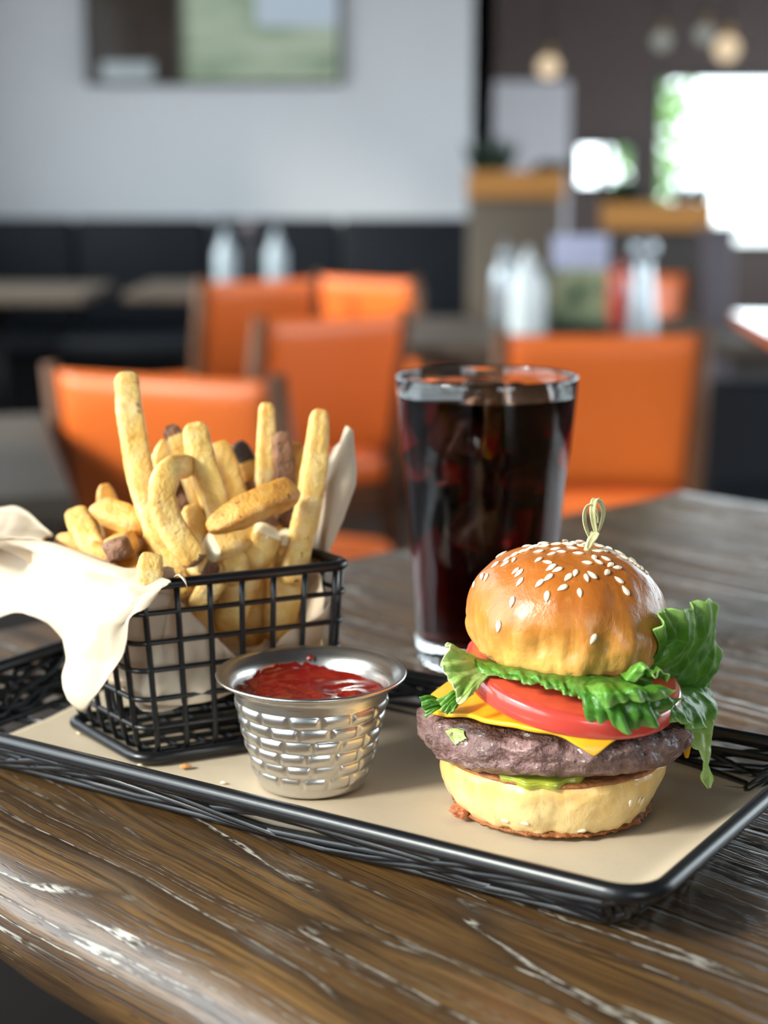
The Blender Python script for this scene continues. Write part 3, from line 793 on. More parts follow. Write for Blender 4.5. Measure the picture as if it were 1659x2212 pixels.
# ------------------------------------------------------------------ french fries
def fry(pts, wpx, label, mat='fry', aspect=0.85, end0=None, end1=None, taper=(0.9, 0.9), sd=0, roll=0.35):
    P3 = [at(*p) for p in pts]
    Y = sum(p[2] for p in pts) / len(pts)
    wd = wpx * Y / FPX * 1.14
    n = max(18, int(sum((P3[i + 1] - P3[i]).length for i in range(len(P3) - 1)) / 0.0016))
    C = curve(P3, n); seg = 32; V = []; crisp = []
    view = Vector((0, 1, -0.25)).normalized()
    c0 = sum(C, Vector()) / n
    for i in range(n):
        t = (C[min(i + 1, n - 1)] - C[max(i - 1, 0)]).normalized()
        ref = Vector((0, 0, 1)) if abs(t.z) < 0.95 else Vector((1, 0, 0))
        side = t.cross(view); side = side.normalized() if side.length > 0.25 else t.cross(ref).normalized()
        dep = side.cross(t).normalized()
        ca, sa = math.cos(roll), math.sin(roll)
        a, b = side * ca + dep * sa, dep * ca - side * sa
        s = i / (n - 1)
        e = min(s, 1 - s) * (n - 1) * 0.0016 / (wd * 0.34)
        cap = 1.0 if e >= 1 else max(0.72, math.sqrt(max(0, 1 - (1 - e) ** 2)) * 0.3 + 0.7)
        tp = (taper[0] + (1 - taper[0]) * min(1, s * 3.0)) * (taper[1] + (1 - taper[1]) * min(1, (1 - s) * 3.0))
        for k in range(seg):
            an = 2 * math.pi * k / seg; x, y = math.cos(an), math.sin(an)
            q = (abs(x) ** 7 + abs(y) ** 7) ** (-1 / 7)
            q = q * 0.88 + 0.12
            rr = wd / 2 * 0.86 * cap * tp
            nz = 1 + 0.09 * noise.noise(Vector((s * 9 + sd, x * 1.5, y * 1.5))) + 0.045 * noise.noise(Vector((C[i] * 420 + Vector((x, y, sd)))))
            V.append(C[i] + (a * x + b * y * aspect) * q * rr * nz - c0)
            crisp.append(min(1.0, max(0, (q - 1.0) / 0.22) * 0.85 + max(0, 1 - e * 0.8) * 0.8))
    F = []; mi = []
    for i in range(n - 1):
        for k in range(seg):
            k2 = (k + 1) % seg; F.append((i * seg + k, i * seg + k2, (i + 1) * seg + k2, (i + 1) * seg + k))
            s = (i + 0.5) / n + 0.05 * noise.noise(Vector((k * .5, sd, 0)))
            m = 0
            if end0 and s < end0[1]: m = end0[0]
            if end1 and s > 1 - end1[1]: m = end1[0]
            mi.append(m)
    for base, order in ((0, -1), ((n - 1) * seg, 1)):
        t = (C[0] - C[1]) if base == 0 else (C[-1] - C[-2])
        cc = sum((V[base + k] for k in range(seg)), Vector()) / seg
        ring2 = []
        for k in range(seg):
            V.append(cc + (V[base + k] - cc) * 0.72 + t.normalized() * wd * 0.05); crisp.append(.7); ring2.append(len(V) - 1)
        V.append(cc + t.normalized() * wd * 0.06); crisp.append(.45); ci = len(V) - 1
        m = (end0[0] if end0 else 0) if base == 0 else (end1[0] if end1 else 0)
        for k in range(seg):
            k2 = (k + 1) % seg
            q = (base + k, base + k2, ring2[k2], ring2[k]); tr = (ring2[k], ring2[k2], ci)
            F.append(q[::-1] if order < 0 else q); F.append(tr[::-1] if order < 0 else tr); mi += [m, m]
    o = mesh_obj('french_fry', V, F, [M[mat], M['skin'], M['potato'], M['burnt']], None, True, c0)
    fix_normals(o); o.data.polygons.foreach_set('material_index', mi)
    o.data.attributes.new('crisp', 'FLOAT', 'POINT').data.foreach_set('value', crisp)
    tag(o, label, 'french fry', 'french fries in the wire basket')
    return o
SK, WH, BT = 1, 2, 3
fry([(272, 808, .690), (286, 930, .682), (320, 1090, .668), (372, 1225, .652), (392, 1290, .648)], 60, 'tallest pale fry leaning left with its tip above all others', sd=1)
fry([(405, 1005, .668), (366, 1018, .654), (350, 1075, .646), (372, 1140, .645), (412, 1196, .643), (425, 1215, .643)], 60, 'hooked fry curling down with a purple brown skin tip', end1=(SK, .14), sd=2)
fry([(418, 918, .675), (438, 1000, .670), (470, 1100, .662), (500, 1200, .655), (515, 1260, .652)], 61, 'thick straight pale fry standing in the middle of the basket', sd=3)
fry([(472, 958, .700), (500, 1040, .696), (528, 1150, .690), (545, 1230, .688)], 52, 'shaded fry behind the thick straight middle fry', sd=4)
fry([(355, 952, .702), (352, 1010, .700), (350, 1100, .696)], 50, 'short pointed fry tip behind the hooked fry', taper=(0.45, 1), sd=5)
fry([(366, 922, .690), (392, 975, .687), (425, 1060, .684), (450, 1140, .681)], 46, 'fry with a reddish brown tip left of the middle fry', end0=(SK, .14), taper=(.7, 1), sd=6)
fry([(576, 872, .704), (576, 960, .702), (570, 1060, .700), (560, 1170, .700)], 42, 'slim pale upright fry beside the dark skin strip', taper=(.75, 1), sd=7)
fry([(608, 935, .699), (613, 990, .698), (616, 1060, .697), (612, 1150, .696)], 44, 'strip of fry showing all brown potato skin', mat='fry', end0=(SK, 1.0), sd=8)
fry([(640, 960, .712), (632, 1020, .712), (625, 1090, .71)], 40, 'amber fry hidden behind the brown skin strip', mat='fry_dark', sd=28)
fry([(691, 888, .690), (683, 980, .684), (668, 1080, .675), (648, 1170, .668), (630, 1260, .66)], 56, 'long pale fry leaning right beside the standing paper', end0=None, taper=(.7, 1), sd=9)
fry([(452, 1140, .640), (520, 1108, .645), (580, 1080, .652), (632, 1062, .662)], 66, 'amber fry lying across the others with a brown skin edge', mat='fry_dark', taper=(.6, 1), sd=10)
fry([(448, 1186, .648), (500, 1172, .655), (560, 1150, .668)], 66, 'broken fry with a white cut end facing left', mat='fry', end0=(WH, .1), sd=11)
fry([(582, 1142, .660), (550, 1200, .661), (515, 1275, .660), (490, 1360, .660)], 72, 'fat fry slanting down behind the front wires', end0=(WH, .05), sd=12)
fry([(632, 1150, .672), (622, 1220, .672), (606, 1310, .672), (600, 1380, .672)], 80, 'wide broken fry with a ragged white top near the right', end0=(WH, .1), sd=13)
fry([(664, 1096, .672), (652, 1150, .676), (640, 1230, .680), (632, 1300, .682)], 50, 'small rounded fry tip below the long right fry', sd=14)
fry([(488, 1222, .654), (455, 1262, .652), (420, 1310, .650)], 58, 'short fry tucked just behind the front rim', sd=15)
fry([(226, 1048, .700), (238, 1120, .697), (262, 1210, .690)], 52, 'upright amber fry in the left cluster', mat='fry_dark', taper=(.6, 1), sd=16)
fry([(160, 1104, .690), (184, 1152, .684), (222, 1222, .672)], 58, 'blunt fry leaning left at the basket corner', sd=17)
fry([(198, 1100, .675), (250, 1112, .670), (312, 1140, .664)], 62, 'amber wedge pointing left in the left cluster', mat='fry_dark', taper=(.35, .9), sd=18)
fry([(124, 1166, .688), (180, 1178, .680), (250, 1222, .668)], 44, 'thin crusty fry lying along the paper fold', mat='fry_dark', taper=(.6, 1), sd=19)
fry([(252, 1190, .640), (268, 1176, .660), (300, 1160, .69)], 66, 'cut fry end with a brown skin patch facing out', mat='fry_dark', end0=(SK, .1), sd=20)
fry([(326, 1202, .622), (323, 1235, .617), (320, 1268, .613)], 56, 'stubby fry resting on the paper at the front corner', mat='fry', sd=21)
fry([(236, 1214, .655), (280, 1232, .648), (330, 1262, .640)], 58, 'dark amber fry under the stubby front fry', mat='fry_dark', end0=(SK, .15), sd=22)
fry([(412, 1095, .662), (424, 1150, .658), (440, 1230, .652)], 50, 'fry end showing inside the hook of the curled fry', sd=23)
fry([(404, 1040, .706), (396, 1085, .70), (392, 1130, .698)], 44, 'brown skinned fry shaded behind the hooked fry', end0=(SK, .7), sd=24)
fry([(505, 965, .722), (525, 985, .722), (545, 1040, .72)], 44, 'burnt black fry tip behind the pile', mat='fry_dark', end0=(BT, .6), sd=25)
fry([(545, 1045, .70), (530, 1090, .695), (520, 1140, .69)], 42, 'brown fry skin showing above the lying fry', end0=(SK, .6), sd=26)
fry([(330, 1180, .66), (400, 1215, .655), (470, 1240, .65)], 54, 'fry lying flat below the hooked skin tip', mat='fry', end1=(SK, .2), sd=27)
fry([(548, 1235, .675), (545, 1320, .675), (540, 1390, .675)], 66, 'amber fry deep behind the middle wires', mat='fry_dark', sd=29)
fry([(672, 1190, .69), (668, 1260, .69), (660, 1330, .69)], 44, 'brown fry standing by the right wires', mat='fry_dark', end0=(SK, .4), sd=30)
fry([(430, 1240, .668), (440, 1320, .668), (450, 1400, .668)], 66, 'fry deep behind the left front wires', mat='fry_dark', sd=31)
fry([(300, 1130, .68), (330, 1190, .675), (360, 1270, .67)], 60, 'fry buried beneath the tallest fry', mat='fry', sd=32)
fry([(560, 1120, .69), (600, 1180, .68), (640, 1250, .68)], 60, 'dark brown fry in the gap under the lying fry', mat='fry_dark', end0=(SK, .3), sd=33)
fry([(480, 1110, .70), (470, 1180, .69), (460, 1260, .68)], 62, 'fry buried behind the broken white end', mat='fry', sd=34)

# ------------------------------------------------------------------ drink glass
gl_c = Vector((0.0495, 0.7985, TOP)); gl = empty('drink_glass', gl_c)
tag(gl, 'tall clear tumbler of iced cola behind the burger', 'glass')
GH = 0.1425
OUT = [(0.0305, 0.0), (0.0322, 0.0012), (0.0330, 0.004), (0.0334, 0.012), (0.0345, 0.03), (0.0370, 0.065), (0.0392, 0.092), (0.0400, 0.100), (0.0412, 0.106), (0.0425, 0.12), (0.0438, 0.135), (0.0442, 0.1415)]
def make_glass():
    seg = 120; pr = []
    def interp(P, z):
        for a, b in zip(P, P[1:]):
            if a[1] <= z <= b[1] and b[1] > a[1]: return a[0] + (b[0] - a[0]) * (z - a[1]) / (b[1] - a[1])
        return P[-1][0]
    outer = [(0.0, 0.0015), (0.026, 0.0015), (0.029, 0.0)] + OUT
    rim = [(0.0440, 0.1424), (0.0433, 0.1427), (0.0427, 0.1424)]
    zl = 0.1335
    ri = interp(OUT, zl) - 0.0017
    inner = [(interp(OUT, 0.1415) - 0.0017, 0.1415), (interp(OUT, 0.137) - 0.0017, 0.137), (ri, zl)]
    prof = outer + rim + inner; v = []
    for i, (r, z) in enumerate(prof):
        for k in range(seg):
            a = 2 * math.pi * k / seg; rr = r
            if i < len(outer) and 0.0005 < z < 0.02 and r > 0.02:
                rr += 0.0007 * math.cos(a * 40) * (1 - z / 0.02)
            v.append((rr * math.cos(a), rr * math.sin(a), z))
    f = []
    for i in range(len(prof) - 1):
        for k in range(seg):
            k2 = (k + 1) % seg; f.append((i * seg + k, i * seg + k2, (i + 1) * seg + k2, (i + 1) * seg + k))
    o = mesh_obj('glass_wall', v, f, M['glass'], gl); 
    bm = bmesh.new(); bm.from_mesh(o.data); bmesh.ops.remove_doubles(bm, verts=bm.verts, dist=1e-6); bmesh.ops.recalc_face_normals(bm, faces=bm.faces); bm.to_mesh(o.data); bm.free()
    # cola: its side touches the glass, its top touches the air
    cp = [(1e-5, 0.0112), (0.026, 0.0115), (0.0300, 0.0125)] + [(interp(OUT, z) - 0.0017, z) for z in (0.016, 0.03, 0.065, 0.092, 0.1, 0.106, 0.12)] + [(ri, zl)]
    tp = [(ri - 0.0009, zl - 0.0007), (ri - 0.0025, zl - 0.0011), (1e-5, zl - 0.0011)]
    c = MB().lathe(cp + tp, 96).build('cola', [M['cola_side'], M['cola_top']], None, True, gl_c); fix_normals(c); auto(c, 60)
    ns = (len(cp) - 1) * 96
    c.data.polygons.foreach_set('material_index', [1 if (ns <= q < (len(cp) + len(tp) - 1) * 96 or q == len(c.data.polygons) - 1) else 0 for q in range(len(c.data.polygons))])
    tag(c, 'dark brown cola filling the tall clear tumbler', 'drink')
    return zl
zl = make_glass()
def ice(c, s, rot, label, seedv):
    bm = bmesh.new(); bmesh.ops.create_cube(bm, size=s)
    bmesh.ops.bevel(bm, geom=bm.edges[:], offset=s * 0.2, segments=3, profile=0.6, affect='EDGES')
    for v in bm.verts: v.co *= 1 + 0.09 * noise.noise(v.co * 90 + Vector((seedv, 0, 0)))
    me = bpy.data.meshes.new('ice_cube'); bm.to_mesh(me); bm.free()
    me.polygons.foreach_set('use_smooth', [True] * len(me.polygons)); me.materials.append(M['ice'])
    o = bpy.data.objects.new('ice_cube', me); COL.objects.link(o); o.location = gl_c + Vector(c); o.rotation_euler = rot
    tag(o, label, 'ice cube', 'ice cubes in the cola glass')
ice((-0.010, -0.019, 0.117), 0.023, (.3, .2, .5), 'ice cube at the left front of the cola surface', 1)
ice((0.018, -0.010, 0.1235), 0.024, (.5, .3, .1), 'ice cube breaking the cola surface at the right', 2)
ice((0.002, 0.018, 0.124), 0.024, (.1, .5, .9), 'ice cube at the back of the cola surface', 3)
ice((0.015, -0.014, 0.094), 0.021, (.7, .1, .4), 'sunken ice cube below the right surface cube', 4)
ice((-0.002, -0.018, 0.070), 0.023, (.2, .6, .3), 'sunken reddish ice cube halfway down the cola', 5)
ice((-0.021, 0.004, 0.098), 0.019, (.9, .2, .7), 'ice cube against the left side of the glass', 6)

# ------------------------------------------------------------------ burger
bu_c = Vector((0.0622, 0.582, TOP + ZP))
bu = empty('cheeseburger', bu_c); tag(bu, 'tall cheeseburger on sesame brioche bun with tomato and lettuce', 'burger')
def lump_lathe(prof, seg, sub, fn, closed=True):
    P = [Vector((r, z, 0)) for r, z in prof]; C = [catmull(P, i / sub) for i in range(sub + 1)]
    v = []; f = []
    for i, q in enumerate(C):
        for k in range(seg):
            a = 2 * math.pi * k / seg; r = max(q.x, 0.00002)
            p = Vector((r * math.cos(a), r * math.sin(a), q.y)); v.append(fn(p, i / sub, a))
    for i in range(sub):
        for k in range(seg):
            k2 = (k + 1) % seg; f.append((i * seg + k, i * seg + k2, (i + 1) * seg + k2, (i + 1) * seg + k))
    f.append(tuple(range(seg))[::-1]); f.append(tuple(sub * seg + k for k in range(seg)))
    return v, f
# bottom bun
def bb(p, s, a):
    q = p * 1.0; n = fbm((p.x * 45, p.y * 45, p.z * 45), 3)
    r = Vector((p.x, p.y, 0)); rn = r.normalized() if r.length > 1e-6 else r
    q += rn * (n * 0.0016 + 0.0011 * fbm((math.cos(a) * 5, math.sin(a) * 5, p.z * 60), 3)) * smooth01(0.01, 0.03, r.length)
    if p.z < 0.003: q += rn * 0.0014 * noise.noise(Vector((a * 9, 2, 0))) * smooth01(.02, .03, r.length)
    return q
v, f = lump_lathe([(0.0, 0.0002), (0.02, 0.0002), (0.0318, 0.0004), (0.0348, 0.0018), (0.0378, 0.0055), (0.0402, 0.0108), (0.0413, 0.0158), (0.0409, 0.0195), (0.039, 0.0215), (0.03, 0.022), (0.0, 0.022)], 128, 60, bb)
bbun = mesh_obj('bottom_bun', v, f, M['bun_low'], bu); fix_normals(bbun)
# ragged toasted skirt round its foot
v = []; nu, nv = 150, 5
for i in range(nu + 1):
    a = R(170 + 240 * i / nu)
    wv = 0.0016 + 0.0016 * max(0, noise.noise(Vector((i * 0.23, 0, 0)))) + 0.0012 * max(0, noise.noise(Vector((i * 0.7, 3, 0))))
    for j in range(nv + 1):
        t = j / nv; r = 0.0336 + wv * t * 1.5; z = 0.0010 + 0.0014 * (1 - t) + 0.0007 * noise.noise(Vector((i * .5, j * .8, 7)))
        v.append((r * math.cos(a), r * math.sin(a), z))
sk = mesh_obj('toasted_skirt', v, grid_faces(nu, nv), M['crust'], bu)
sk.modifiers.new('thickness', 'SOLIDIFY').thickness = 0.0009
# crisp chip sticking out at the left foot
bm = bmesh.new(); bmesh.ops.create_icosphere(bm, subdivisions=3, radius=1)
for q in bm.verts:
    k = 1 + 0.45 * noise.noise(q.co * 2.2); q.co = Vector((q.co.x * 0.0052 * k, q.co.y * 0.003 * k, q.co.z * 0.0026 * k))
me = bpy.data.meshes.new('crisp_chip'); bm.to_mesh(me); bm.free(); me.materials.append(M['bacon'])
o = bpy.data.objects.new('crisp_chip', me); COL.objects.link(o); o.parent = bu; o.location = (-0.0335, -0.0155, 0.0028); o.rotation_euler = (0, .3, .5)
# toasted cut face rim of the bottom bun
v, f = lump_lathe([(0.0, 0.0213), (0.03, 0.0213), (0.0385, 0.0212), (0.0405, 0.0206), (0.0398, 0.0222), (0.03, 0.0226), (0.0, 0.0226)], 96, 24,
                  lambda p, s, a: p + Vector((0, 0, 0.0005 * noise.noise(Vector((a * 8, p.length * 300, 0))))))
fix_normals(mesh_obj('toasted_face', v, f, M['crust'], bu))
# pickle slices
def pickle(loc, r, rot):
    v, f = lump_lathe([(0.0, 0), (r * .9, 0), (r, 0.0008), (r, 0.0022), (r * .9, 0.003), (0.0, 0.003)], 48, 20,
                      lambda p, s, a: p + Vector((p.x, p.y, 0)) * 0.05 * math.sin(a * 12) * (1 if p.length > r * .8 else 0) + Vector((0, 0, 0.0004 * noise.noise(p * 500))))
    o = mesh_obj('pickle_slice', v, f, M['pickle'], bu); fix_normals(o); o.location = loc; o.rotation_euler = rot
pickle((-0.006, -0.0228, 0.0222), 0.0185, (R(5), R(-2), 0)); pickle((0.012, 0.008, 0.0222), 0.016, (0, 0, 0.4))
# patty
PZ = 0.0235
def droop(x): return -0.0055 * (x / 0.05) ** 2
def pf(p, s, a):
    rr = math.hypot(p.x, p.y); q = p * 1.0
    rn = Vector((p.x, p.y, 0)).normalized() if rr > 1e-5 else Vector()
    k = smooth01(0.03, 0.045, rr)
    n1 = fbm((p.x * 60, p.y * 60, p.z * 75), 4); n2 = fbm((p.x * 170 + 5, p.y * 170, p.z * 170), 3)
    cell = noise.cell_vector(Vector((p.x * 120, p.y * 120, p.z * 120))).x
    n3 = noise.voronoi(Vector((p.x, p.y, p.z)) * 190)[0][0]
    q += rn * k * (0.0030 * n1 + 0.0012 * n2 - 0.0028 * n3 + 0.001)
    q.z += (0.0016 * n1 + 0.0008 * n2) * (0.5 + 0.5 * k)
    q.x *= 1.01; q.y *= 0.98
    q.z += droop(p.x)
    return q
v, f = lump_lathe([(0.0, 0.0), (0.03, 0.0003), (0.0405, 0.0012), (0.0462, 0.0042), (0.0492, 0.0088), (0.0494, 0.0125), (0.0470, 0.0162), (0.0415, 0.0183), (0.03, 0.019), (0.0, 0.019)], 260, 110, pf)
pat = mesh_obj('patty', v, f, M['patty'], bu); fix_normals(pat); pat.location = (0, 0, PZ)
# cheese: a square slice softened over the patty edge
def make_cheese():
    n = 80; half = 0.0455; rot = R(-80 - 45); v = []; rho = 0.007
    zt = PZ + 0.0197; Rr = 0.0512
    for i in range(n + 1):
        for j in range(n + 1):
            a, b = -1 + 2 * i / n, -1 + 2 * j / n
            # slightly pinched edges so that the corners are drawn out
            x, y = half * a * (1 - 0.02 * (1 - b * b)), half * b * (1 - 0.02 * (1 - a * a))
            ang = math.atan2(y, x) + rot; r = math.hypot(x, y)
            left = max(0, math.cos(ang - R(190))) ** 4; r *= 1 - 0.16 * left
            rc = max(0, math.cos(ang - R(5))) ** 6; fac = 0.42 + 0.9 * rc
            if r > 0.044: r = 0.044 + (r - 0.044) * fac
            r *= 1 + 0.05 * noise.noise(Vector((math.cos(ang) * 3, math.sin(ang) * 3, 1)))
            flat = Rr - rho - 0.002
            if r <= flat: rr, z = r, zt
            else:
                s = r - flat
                if s < rho * 1.4: t = s / rho; rr, z = flat + rho * math.sin(t), zt - rho * (1 - math.cos(t))
                else: t = 1.4; rr = flat + rho * math.sin(t) + 0.12 * (s - rho * 1.4); z = zt - rho * (1 - math.cos(t)) - 0.99 * (s - rho * 1.4)
            px, py = rr * math.cos(ang), rr * math.sin(ang)
            z += droop(px) + 0.0006 * fbm((px * 70, py * 70, 2))
            v.append((px, py, z))
    o = mesh_obj('cheese_slice', v, grid_faces(n, n), M['cheese'], bu)
    s = o.modifiers.new('thickness', 'SOLIDIFY'); s.thickness = 0.0018; s.offset = 1
    o.modifiers.new('soften', 'SUBSURF').render_levels = 1
make_cheese()
# tomato slices
def tomato(loc, r, th, rot):
    v, f = lump_lathe([(r * .93, 0.0), (r * .985, th * .12), (r, th * .5), (r * .985, th * .88), (r * .93, th)], 96, 20, lambda p, s, a: p * (1 + 0.012 * math.sin(a * 3 + 1)))
    o = mesh_obj('tomato_slice', v, f, [M['tomato_skin'], M['tomato']], bu); fix_normals(o)
    mi = [1 if len(q.vertices) > 4 else 0 for q in o.data.polygons]; o.data.polygons.foreach_set('material_index', mi)
    o.location = loc; o.rotation_euler = rot
tomato((0.0045, -0.0100, 0.0462), 0.0395, 0.0085, (R(9), R(7), 0.2))
tomato((0.003, 0.012, 0.0475), 0.0345, 0.007, (R(3), R(4), 0.9))
def bvh_of(o, Mx):
    return BVHTree.FromPolygons([Mx @ q.co for q in o.data.vertices], [tuple(q.vertices) for q in o.data.polygons])
# lettuce
def leaf(ctrl, nu, nv, amp, fr, mat, sd, jag=0.05, name='lettuce_leaf', both=False):
    g = sheet_grid(ctrl, nu, nv); N = grid_normals(g); v = []
    for i in range(nu + 1):
        u = i / nu
        for j in range(nv + 1):
            t = j / nv
            k = t ** 1.5 if not both else 0.35 + 0.65 * abs(2 * t - 1)
            p = g[i][j]
            if jag:
                e = jag * (noise.noise(Vector((u * fr * 1.7, sd, 0))) + 0.6 * noise.noise(Vector((u * fr * 4.5, sd, 3))) + .4 * noise.noise(Vector((u * fr * 9, sd, 5))))
                d = g[i][nv] - g[i][max(0, nv - 4)]; p = p + d * e * 5 * t ** 3
            w_ = math.sin(u * fr * 6.28 + sd + 1.2 * math.sin(t * 3 + sd)) * 0.6 + 0.7 * noise.noise(Vector((u * fr * 1.3, t * 2.2, sd))) + 0.35 * math.sin(u * fr * 15 + sd * 2 + t * 2) * t
            fine = 0.0005 * fbm((p.x * 260, p.y * 260, p.z * 260), 2)
            v.append(p + N[i][j] * (amp * k * w_ + fine))
    c = bu_c
    o = mesh_obj(name, [q - c for q in v], grid_faces(nu, nv), M[mat], bu)
    uv = o.data.uv_layers.new(name='UVMap'); lo = [0] * (2 * len(o.data.loops)); vi = [0] * len(o.data.loops)
    o.data.loops.foreach_get('vertex_index', vi)
    for q, ix in enumerate(vi): lo[2 * q] = (ix // (nv + 1)) / nu; lo[2 * q + 1] = (ix % (nv + 1)) / nv
    uv.data.foreach_set('uv', lo)
    s = o.modifiers.new('thickness', 'SOLIDIFY'); s.thickness = 0.0005; s.offset = 0
    return o
A = at
# big leaf standing up at the right
leaf([[A(1330, 1470, .572), A(1385, 1440, .566), A(1420, 1400, .562), A(1412, 1362, .556)],
      [A(1350, 1475, .572), A(1420, 1440, .566), A(1455, 1380, .566), A(1440, 1318, .560)],
      [A(1370, 1480, .574), A(1440, 1450, .572), A(1490, 1385, .574), A(1492, 1316, .572)],
      [A(1385, 1488, .578), A(1465, 1460, .580), A(1520, 1385, .584), A(1536, 1296, .584)],
      [A(1390, 1495, .583), A(1475, 1480, .590), A(1532, 1440, .595), A(1548, 1372, .597)],
      [A(1392, 1505, .588), A(1475, 1500, .596), A(1530, 1490, .602), A(1545, 1450, .606)]], 120, 44, 0.0030, 3.6, 'lettuce', 1.0, .085)
# right side leaf hanging down
leaf([[A(1370, 1470, .560), A(1400, 1500, .552), A(1420, 1530, .548), A(1440, 1556, .548)],
      [A(1390, 1475, .566), A(1440, 1500, .560), A(1470, 1540, .556), A(1490, 1568, .556)],
      [A(1410, 1478, .574), A(1475, 1500, .570), A(1510, 1545, .566), A(1520, 1575, .566)],
      [A(1420, 1480, .584), A(1490, 1490, .582), A(1532, 1520, .580), A(1540, 1552, .580)],
      [A(1420, 1485, .594), A(1490, 1480, .596), A(1530, 1490, .598), A(1542, 1512, .598)]], 90, 36, 0.0026, 3.4, 'lettuce', 2.2, .07)
# pale stem end dripping at the far right
leaf([[A(1470, 1540, .574), A(1475, 1570, .570), A(1490, 1600, .568), A(1505, 1615, .568)],
      [A(1500, 1540, .576), A(1505, 1575, .572), A(1515, 1610, .570), A(1523, 1650, .570)],
      [A(1535, 1530, .580), A(1542, 1560, .576), A(1536, 1600, .574), A(1529, 1648, .572)]], 24, 30, 0.0009, 1.3, 'lettuce_pale', 3.0, .05)
leaf([[A(1520, 1640, .570), A(1518, 1660, .569), A(1512, 1680, .568), A(1528, 1702, .568)],
      [A(1527, 1640, .5705), A(1534, 1665, .570), A(1542, 1682, .569), A(1534, 1702, .568)]], 10, 24, 0.0008, 1.0, 'lettuce_pale', 4.0, 0)
# dark green folded mass at the front right
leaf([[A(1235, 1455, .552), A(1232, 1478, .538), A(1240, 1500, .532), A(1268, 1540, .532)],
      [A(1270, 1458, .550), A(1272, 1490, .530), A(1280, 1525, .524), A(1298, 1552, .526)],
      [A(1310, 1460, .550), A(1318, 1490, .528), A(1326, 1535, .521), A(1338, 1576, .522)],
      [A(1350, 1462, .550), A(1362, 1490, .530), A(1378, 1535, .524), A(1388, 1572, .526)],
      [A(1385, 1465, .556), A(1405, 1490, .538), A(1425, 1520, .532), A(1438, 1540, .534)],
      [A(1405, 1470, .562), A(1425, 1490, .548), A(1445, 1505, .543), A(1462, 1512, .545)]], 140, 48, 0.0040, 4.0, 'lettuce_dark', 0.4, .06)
leaf([[A(1250, 1470, .545), A(1256, 1485, .533), A(1266, 1505, .527), A(1262, 1530, .527)],
      [A(1300, 1468, .543), A(1312, 1480, .528), A(1330, 1496, .521), A(1342, 1518, .521)],
      [A(1350, 1472, .545), A(1370, 1482, .530), A(1395, 1492, .524), A(1415, 1512, .525)],
      [A(1390, 1478, .552), A(1415, 1484, .540), A(1435, 1492, .535), A(1452, 1502, .536)]], 90, 36, 0.0034, 3.2, 'lettuce', 5.1, .07)
# curl tucked under the bun at the right
leaf([[A(1340, 1458, .548), A(1345, 1462, .540), A(1352, 1470, .536), A(1372, 1478, .535)],
      [A(1366, 1452, .548), A(1372, 1440, .540), A(1386, 1434, .535), A(1398, 1448, .533)],
      [A(1396, 1462, .552), A(1402, 1462, .542), A(1412, 1460, .537), A(1420, 1452, .535)],
      [A(1420, 1440, .556), A(1428, 1445, .546), A(1436, 1456, .541), A(1444, 1472, .539)]], 60, 22, 0.0022, 2.0, 'lettuce', 6.3, .04)
# front strip between bun and tomato
leaf([[A(1010, 1412, .578), A(1015, 1425, .566), A(1022, 1436, .562), A(1030, 1448, .560)],
      [A(1060, 1426, .570), A(1064, 1442, .556), A(1070, 1452, .552), A(1078, 1462, .550)],
      [A(1110, 1436, .564), A(1114, 1450, .549), A(1122, 1462, .545), A(1130, 1472, .544)],
      [A(1160, 1442, .562), A(1164, 1458, .546), A(1172, 1472, .541), A(1180, 1484, .540)],
      [A(1215, 1446, .561), A(1218, 1466, .545), A(1224, 1488, .538), A(1230, 1500, .537)],
      [A(1260, 1450, .561), A(1262, 1472, .543), A(1266, 1498, .535), A(1270, 1515, .534)]], 150, 30, 0.0024, 6.0, 'lettuce', 7.7, .05)
# pale frill at the left
leaf([[A(1040, 1425, .572), A(1018, 1412, .566), A(996, 1398, .562), A(968, 1386, .560)],
      [A(1040, 1430, .568), A(1012, 1420, .562), A(985, 1412, .558), A(964, 1408, .556)],
      [A(1042, 1436, .564), A(1008, 1434, .556), A(975, 1434, .552), A(954, 1436, .551)],
      [A(1044, 1442, .560), A(1010, 1450, .553), A(984, 1456, .549), A(966, 1462, .548)],
      [A(1046, 1448, .558), A(1016, 1464, .551), A(996, 1480, .547), A(984, 1496, .546)],
      [A(1052, 1454, .556), A(1030, 1474, .550), A(1012, 1494, .546), A(990, 1520, .545)],
      [A(1060, 1456, .555), A(1046, 1470, .550), A(1032, 1484, .547), A(1022, 1498, .546)]], 120, 36, 0.0024, 4.2, 'lettuce_pale', 8.2, .09)
leaf([[A(1012, 1470, .566), A(990, 1482, .562), A(968, 1500, .560), A(945, 1512, .560)],
      [A(1012, 1480, .564), A(992, 1500, .559), A(974, 1522, .556), A(960, 1540, .556)],
      [A(1015, 1490, .562), A(1000, 1510, .557), A(988, 1524, .554), A(982, 1536, .554)]], 60, 24, 0.0022, 3.6, 'lettuce', 9.4, .1)
leaf([[A(975, 1508, .566), A(950, 1510, .564), A(930, 1504, .563), A(908, 1508, .563)],
      [A(975, 1516, .565), A(952, 1520, .562), A(936, 1522, .561), A(914, 1530, .561)],
      [A(975, 1524, .565), A(955, 1528, .562), A(940, 1534, .561), A(920, 1552, .561)]], 30, 24, 0.002, 2.4, 'lettuce_dark', 10.4, .08)
